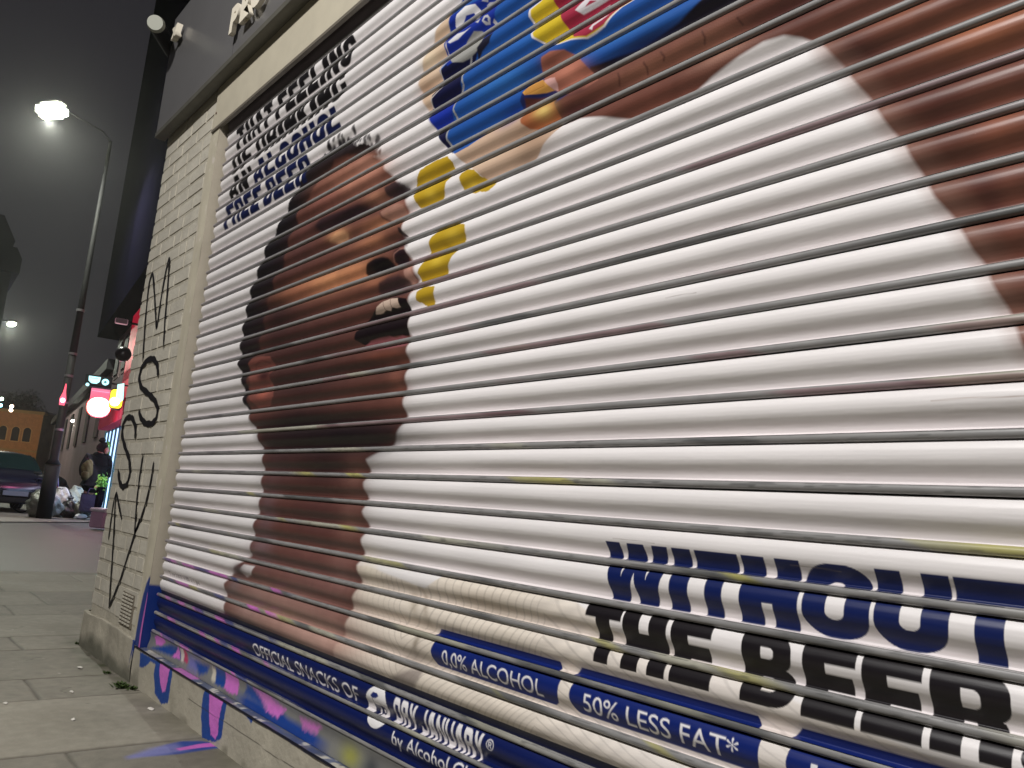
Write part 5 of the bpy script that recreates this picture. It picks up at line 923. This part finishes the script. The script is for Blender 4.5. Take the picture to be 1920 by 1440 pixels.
bush((-15.7146,3.4346,0.8148), (.11, .2), 260, 'bright green plant in a dark planter, lower right of the person', 1); bush((-17.0243,3.7172,1.5969), (.08, .2), 120, 'small green plant behind the person at head height by the shop window', 2)

# ---- pale block by the corner
pbx = Vector((-12.9527,2.8786,0.0)); pbo = empty('pale_box', pbx, 'pale pink-lit plastic box on the ground just left of the pier foot', 'box')
MB().box(-.17, .17, -.13, .13, .0, .30, bev=.02, rot=Matrix.Translation(pbx) @ Matrix.Rotation(.5, 4, 'Z')).build('body', mat('pink white plastic', (214, 168, 200), .5), pbo); MB().box(-.19, .19, -.15, .15, .30, .37, bev=.02, rot=Matrix.Translation(pbx) @ Matrix.Rotation(.5, 4, 'Z')).build('lid', mat('white lid', (226, 210, 226), .4), pbo)

# ---- rubbish bags
m_bag = mat('black bin bag', (24, 24, 26), .28, bump=(9, .9, .05), spec=.7); m_bagc = mat('clear grey bag', (150, 150, 146), .3, bump=(10, .9, .05), spec=.7); m_bagr = mat('grey green bag', (88, 90, 84), .35, bump=(9, .9, .05), spec=.6)
for i_, (g_, r_, m_, lb) in enumerate((((-16.2848,2.4855,0.0), (.30, .34, .30), m_bagr, 'grey-green tied rubbish bag leaning at the lamp post base'), ((-17.3041,2.948,0.0), (.26, .26, .34), m_bagc, 'shiny clear rubbish bag, middle of the heap'), ((-17.0762,3.1463,0.0), (.24, .24, .22), m_bag, 'glossy black rubbish bag at the front of the heap'), ((-18.9842,3.6759,0.0), (.34, .30, .36), m_bagc, 'large pale grey sack behind the black bag'), ((-16.9184,3.4029,0.0), (.20, .2, .24), m_bagr, 'small dull sack at the person\'s feet'))):
    rt = empty('rubbish_bag', (g_[0], g_[1], 0), lb, 'rubbish bag', 'heap of rubbish bags')
    MB().blob((g_[0], g_[1], r_[2] * .85), r_, i_ + 3, .13, 4).build('sack', m_, rt, True)
    MB().tube([(g_[0], g_[1], r_[2] * 1.65), (g_[0] + .03, g_[1], r_[2] * 1.65 + .1)], [.03, .07], 8).build('knot', m_, rt)

# ---- parked car seen from the front
def car(front_c, yaw, label):
    rt = empty('parked_car', front_c, label, 'car'); T_ = Matrix.Translation(front_c) @ Matrix.Rotation(yaw, 4, 'Z')  # local: -y is the front, x to the viewer's right
    m_body = mat('dark blue car paint', (20, 21, 40), .22, .3, coat=.8, noise=(2, .05)); m_gl = mat('windscreen', (18, 34, 34), .08, spec=.8)
    # body shell lofted through stations: (y, half width, z bottom, z shoulder, roof half width, z roof)
    st = [(0, .72, .32, .62, .60, .66), (.12, .84, .22, .70, .66, .80), (.6, .89, .2, .80, .72, .93), (1.15, .90, .2, .88, .74, 1.0), (1.75, .90, .2, .92, .62, 1.40), (2.6, .90, .2, .93, .60, 1.47), (3.5, .88, .2, .93, .58, 1.40), (4.0, .84, .24, .90, .62, 1.0), (4.15, .76, .34, .8, .6, .82)]
    b = MB(); rings = []
    for y, hw, zb__, zs_, rw, zr in st:
        pr = [(-hw * .94, zb__), (-hw, (zb__ + zs_) / 2), (-hw * .97, zs_), (-rw, zr - .03), (-rw * .6, zr), (rw * .6, zr), (rw, zr - .03), (hw * .97, zs_), (hw, (zb__ + zs_) / 2), (hw * .94, zb__)]
        rings.append([b.bm.verts.new(T_ @ Vector((p[0], y, p[1]))) for p in pr])
    for r0, r1 in zip(rings, rings[1:]):
        for k in range(9): b.bm.faces.new((r0[k], r0[k + 1], r1[k + 1], r1[k]))
        b.bm.faces.new((r0[9], r0[0], r1[0], r1[9]))
    b.bm.faces.new(rings[0]); b.bm.faces.new(rings[-1][::-1]); b.build('body', m_body, rt, True)
    def pz(name, pts, m_, th=.02):
        bb = MB(); V = [bb.bm.verts.new(T_ @ Vector(p)) for p in pts]; bb.bm.faces.new(V); o_ = bb.build(name, m_, rt)
        md = o_.modifiers.new('s', 'SOLIDIFY'); md.thickness = th; md.offset = 0; return o_
    pz('windscreen', [(-.70, 1.16, 1.02), (.70, 1.16, 1.02), (.58, 1.74, 1.39), (-.58, 1.74, 1.39)], m_gl)
    for s_ in (-1, 1):
        pz('side_window', [(s_ * .83, 1.5, .99), (s_ * .80, 3.5, .99), (s_ * .66, 3.2, 1.36), (s_ * .68, 1.85, 1.36)], m_gl)
        b = MB(); b.blob(T_ @ Vector((s_ * .60, .06, .66)), (.17, .09, .085), 1, .02); b.build('headlight', mat('headlamp glass', (190, 200, 220), .1, spec=.9), rt, True)
        for y in (.75, 3.3):
            b = MB(); b.tube([T_ @ Vector((s_ * .70, y, .32)), T_ @ Vector((s_ * .91, y, .32))], .32, 22); wh = b.build('wheel', mat('tyre', (18, 18, 20), .8), rt, False)
            b = MB(); b.tube([T_ @ Vector((s_ * .90, y, .32)), T_ @ Vector((s_ * .918, y, .32))], .2, 16); b.build('rim', mat('alloy', (130, 130, 135), .3, .8), wh)
        b = MB(); b.blob(T_ @ Vector((s_ * 1.0, 1.35, 1.0)), (.11, .07, .08), 1, .02); b.build('mirror', mat('mirror shell', (190, 210, 220), .3), rt, True)
    b = MB(); b.box(-.5, .5, -.02, .06, .36, .5, bev=.01, rot=T_); b.build('grille', m_black, rt)
    b = MB(); b.box(-.26, .26, -.045, -.022, .40, .51, rot=T_); b.build('number_plate', mat('plate', (90, 96, 110), .5, emit=(180, 200, 230), estr=.0), rt)
    return rt
cg = (-18.0169,2.1785,0.0); fw = Vector(CAM['loc']) - Vector(cg); fw.z = 0; yaw = math.atan2(fw.y, fw.x) + math.pi / 2
car(Vector((cg[0], cg[1], 0)) + Vector((0, 0, -.012)), yaw + .22, 'dark blue hatchback parked facing the camera at the left edge')
# second red-lit car further on
# ---- bicycle leaning at the post
bk = Vector((-17.9882,2.7185,-0.0)); bk.z = 0; rt = empty('bicycle', bk, 'dark bicycle leaning between the blue car and the lamp post', 'bicycle')
f_ = Vector(CAM['loc']) - bk; f_.z = 0; f_.normalize(); r_ = (f_.cross(Vector((0, 0, 1))) * -1 * .75 + f_ * .66).normalized()
def L3(a, z, off=0): return bk + r_ * a + Vector((0, 0, z)) + f_ * off
m_fr = mat('bike frame purple', (60, 44, 96), .3, .3, spec=.7)
for sx in (-.5, .5):
    b = MB(); b.tube([L3(sx + .33 * math.cos(t), .34 + .33 * math.sin(t)) for t in np.linspace(0, 2 * math.pi, 29)], .018, 8, False); w_ = b.build('wheel', mat('bike tyre', (22, 22, 24), .7), rt, True)
    b = MB()
    for t in np.linspace(0, math.pi, 9)[:-1]: b.tube([L3(sx + .32 * math.cos(t), .34 + .32 * math.sin(t)), L3(sx - .32 * math.cos(t), .34 - .32 * math.sin(t))], .003, 4)
    b.build('spokes', mat('spoke steel', (150, 150, 155), .3, .8), w_)
b = MB(); b.tube([L3(-.5, .34), L3(-.12, .30), L3(.36, .78), L3(-.2, .82), L3(-.12, .30)], .02, 8); b.tube([L3(-.5, .34), L3(-.2, .80)], .014, 8); b.tube([L3(.5, .34), L3(.36, .80), L3(.33, .98)], .02, 8); b.build('frame', m_fr, rt, True)
MB().tube([L3(.30, 1.0, -.28), L3(.33, 1.0), L3(.30, 1.0, .28)], .014, 8).build('handlebar', mat('bar', (150, 120, 130), .3), rt, True)
MB().tube([L3(-.20, .80), L3(-.22, .93)], .014, 8).build('seat_post', m_black, rt); MB().blob(L3(-.22, .95), (.12, .09, .04), 1, .05).build('saddle', m_black, rt, True)

# ---- person in black coat with a backpack and a carrier bag
def skinmesh(name, verts, edges, radii, m, parent, root=0, sub=2, **kw):
    me = bpy.data.meshes.new(name); me.from_pydata([tuple(v) for v in verts], edges, []); o = link(name, me, m, parent, False, **kw)
    sk = o.modifiers.new('skin', 'SKIN'); sk.use_smooth_shade = True
    for i_, r_ in enumerate(radii): me.skin_vertices[0].data[i_].radius = (r_, r_) if not isinstance(r_, tuple) else r_
    me.skin_vertices[0].data[root].use_root = True
    s_ = o.modifiers.new('sub', 'SUBSURF'); s_.levels = sub; s_.render_levels = sub; return o
pg = Vector((-16.822,3.5165,-0.0)); pg.z = 0; per = empty('person', pg, 'person with hair in a bun and long black coat standing by the lit shop window', 'person')
fc = Vector(CAM['loc']) - pg; fc.z = 0; fc.normalize(); rt_ = Vector((0, 0, 1)).cross(fc)   # rt_: to the viewer's right
rt_ = -rt_ if rt_.dot(Vector((-13.5957,5.1021,1.101)) - pg) < 0 else rt_
def Q3(a, z, f=0): return pg + rt_ * a + Vector((0, 0, z)) + fc * f
skin = mat('skin tone', (150, 100, 84), .5)
# body (continuous): pelvis root, spine, neck, head, arms, legs; walking away with the head bowed to the right
V = [Q3(0, .95), Q3(.0, 1.15), Q3(.01, 1.36), Q3(.02, 1.46), Q3(.04, 1.54), Q3(.07, 1.62), Q3(-.19, 1.40), Q3(-.25, 1.14, .02), Q3(-.22, .90, -.02), Q3(.20, 1.40), Q3(.27, 1.15, .03), Q3(.24, .92, .06), Q3(-.10, .90), Q3(-.12, .50, .03), Q3(-.13, .09, .05), Q3(-.14, .04, .16), Q3(.10, .90), Q3(.12, .50, -.04), Q3(.13, .09, -.08), Q3(.14, .04, .03)]
E_ = [(0, 1), (1, 2), (2, 3), (3, 4), (4, 5), (2, 6), (6, 7), (7, 8), (2, 9), (9, 10), (10, 11), (0, 12), (12, 13), (13, 14), (14, 15), (0, 16), (16, 17), (17, 18), (18, 19)]
Rr = [.14, .13, .14, .06, .07, .10, .065, .05, .035, .065, .05, .035, .09, .06, .042, .035, .09, .06, .042, .035]
skinmesh('body', V, E_, Rr, skin, per)
m_coat = mat('black padded coat', (9, 9, 12), .9, spec=.1, bump=(7, .5, .04))
V = [Q3(0, 1.00), Q3(0, 1.18), Q3(.01, 1.36), Q3(.015, 1.45), Q3(-.19, 1.41), Q3(-.27, 1.16, .02), Q3(-.24, .95), Q3(.20, 1.41), Q3(.29, 1.17, .04), Q3(.27, .97, .07), Q3(0, .78), Q3(0, .58)]
skinmesh('coat', V, [(0, 1), (1, 2), (2, 3), (2, 4), (4, 5), (5, 6), (2, 7), (7, 8), (8, 9), (0, 10), (10, 11)], [.24, .23, .23, .12, .12, .10, .075, .12, .10, .075, .24, .23], m_coat, per)
MB().tube([Q3(-.13, .08, .05), Q3(-.125, .58, .03)], [.06, .09], 12).build('trouser_leg', mat('dark trousers', (22, 22, 30), .8), per, True); MB().tube([Q3(.13, .08, -.08), Q3(.12, .58, -.03)], [.06, .09], 12).build('trouser_leg', mat('dark trousers', (22, 22, 30), .8), per, True)
m_shoe = mat('pale trainer', (214, 220, 226), .5)
for s_, f0 in ((-.14, .12), (.14, -.02)): MB().blob(Q3(s_, .055, f0), (.075, .13, .06), 3, .03).build('shoe', m_shoe, per, True)
m_hair = mat('dark brown hair', (20, 13, 13), .9, spec=.1, bump=(30, .8, .02))
MB().blob(Q3(.06, 1.66, -.01), (.125, .125, .14), 4, .07).build('hair', m_hair, per, True); MB().blob(Q3(.04, 1.83, 0), (.075, .075, .07), 5, .12).build('hair_bun', m_hair, per, True)
MB().blob(Q3(.0, 1.46, .0), (.16, .14, .09), 6, .05).build('hood', m_coat, per, True)
# face turned away to the right: nose and ear visible at the edge of the hair
MB().blob(Q3(.155, 1.60, .06), (.05, .05, .08), 7, .03).build('face', skin, per, True); MB().blob(Q3(.208, 1.60, .06), (.018, .018, .022), 1, .01).build('nose', skin, per, True)
bp_ = empty('backpack', Q3(-.2, 1.1, .2), 'tan olive backpack worn on the back of the person', 'backpack')
m_bp = mat('tan backpack', (50, 46, 26), .9, spec=.1, bump=(14, .6, .02))
MB().blob(Q3(-.17, 1.12, .17), (.15, .13, .23), 8, .06, 4).build('sack', m_bp, bp_, True); MB().blob(Q3(-.20, .98, .27), (.12, .09, .11), 9, .05).build('pocket', m_bp, bp_, True); MB().tube([Q3(-.12, 1.34, .12), Q3(-.08, 1.46, .02), Q3(-.06, 1.38, -.14)], .018, 8).build('strap', m_bp, bp_, True)
cb = empty('carrier_bag', Q3(.02, .3, .25), 'blue-violet carrier bag held low by the person', 'bag')
MB().box(-.21, .21, -.07, .07, .16, .56, bev=.03, rot=Matrix.Translation(pg + fc * .24 + rt_ * .0) @ Matrix.Rotation(math.atan2(rt_.y, rt_.x), 4, 'Z')).build('bag_body', mat('violet bag', (38, 34, 66), .5, bump=(8, .6, .02)), cb)
MB().tube([Q3(-.1, .56, .24), Q3(-.05, .70, .22), Q3(.08, .70, .22), Q3(.12, .56, .24)], .012, 6).build('handle', mat('violet strap', (60, 50, 90), .5), cb, True)
# hand on the bag handle: palm, four fingers, thumb
hp = Q3(.10, .80, .2)
m_hand = skin
Vh = [Q3(.27, .96, .08), Q3(.2, .86, .15), Q3(.10, .77, .21)]; skinmesh('forearm', Vh, [(0, 1), (1, 2)], [.045, .04, .032], m_coat, per)
for k in range(4):
    Vf = [Q3(.10 - .018 * k, .76, .22), Q3(.085 - .018 * k, .725, .245), Q3(.085 - .018 * k, .70, .225)]; skinmesh('finger', Vf, [(0, 1), (1, 2)], [.011, .010, .008], m_hand, per, sub=1)
skinmesh('thumb', [Q3(.105, .765, .20), Q3(.09, .735, .19), Q3(.07, .715, .205)], [(0, 1), (1, 2)], [.012, .011, .009], m_hand, per, sub=1)

# ---- traffic light glint: red tail lamp between post and person
o, f_, r_ = face_cam((-21.5254,3.6446,0.6509), 1, 1); rt = empty('parked_scooter', Vector((o.x, o.y, 0)), 'dark scooter with a glowing red tail light behind the lamp post', 'scooter')
MB().blob((o.x, o.y, .65), (.2, .3, .3), 3, .08).build('body', m_black, rt, True); MB().blob(o + f_ * .22, (.07, .07, .1), 1, .02, 2).build('tail_light', mat('red tail light', (255, 40, 70), .4, emit=(255, 40, 80), estr=3), rt, True)
MB().tube([(o.x, o.y, .02), (o.x, o.y, .5)], .2, 16).build('wheel', m_black, rt)

# ================================================================== HAZE
hz_ = MB().box(-150, 14, -60, 70, -1.5, 26).build('haze', None or mat('haze air', (200, 200, 200), .5), kind='stuff')
hm = bpy.data.materials.new('night haze'); hm.use_nodes = True; hn = hm.node_tree; hn.nodes.clear()
ho = hn.nodes.new('ShaderNodeOutputMaterial'); hv = hn.nodes.new('ShaderNodeVolumePrincipled'); hv.inputs['Density'].default_value = .0010; hv.inputs['Color'].default_value = (.8, .8, .8, 1); hv.inputs['Anisotropy'].default_value = .82
hn.links.new(hv.outputs[0], ho.inputs['Volume']); hz_.data.materials.clear(); hz_.data.materials.append(hm)
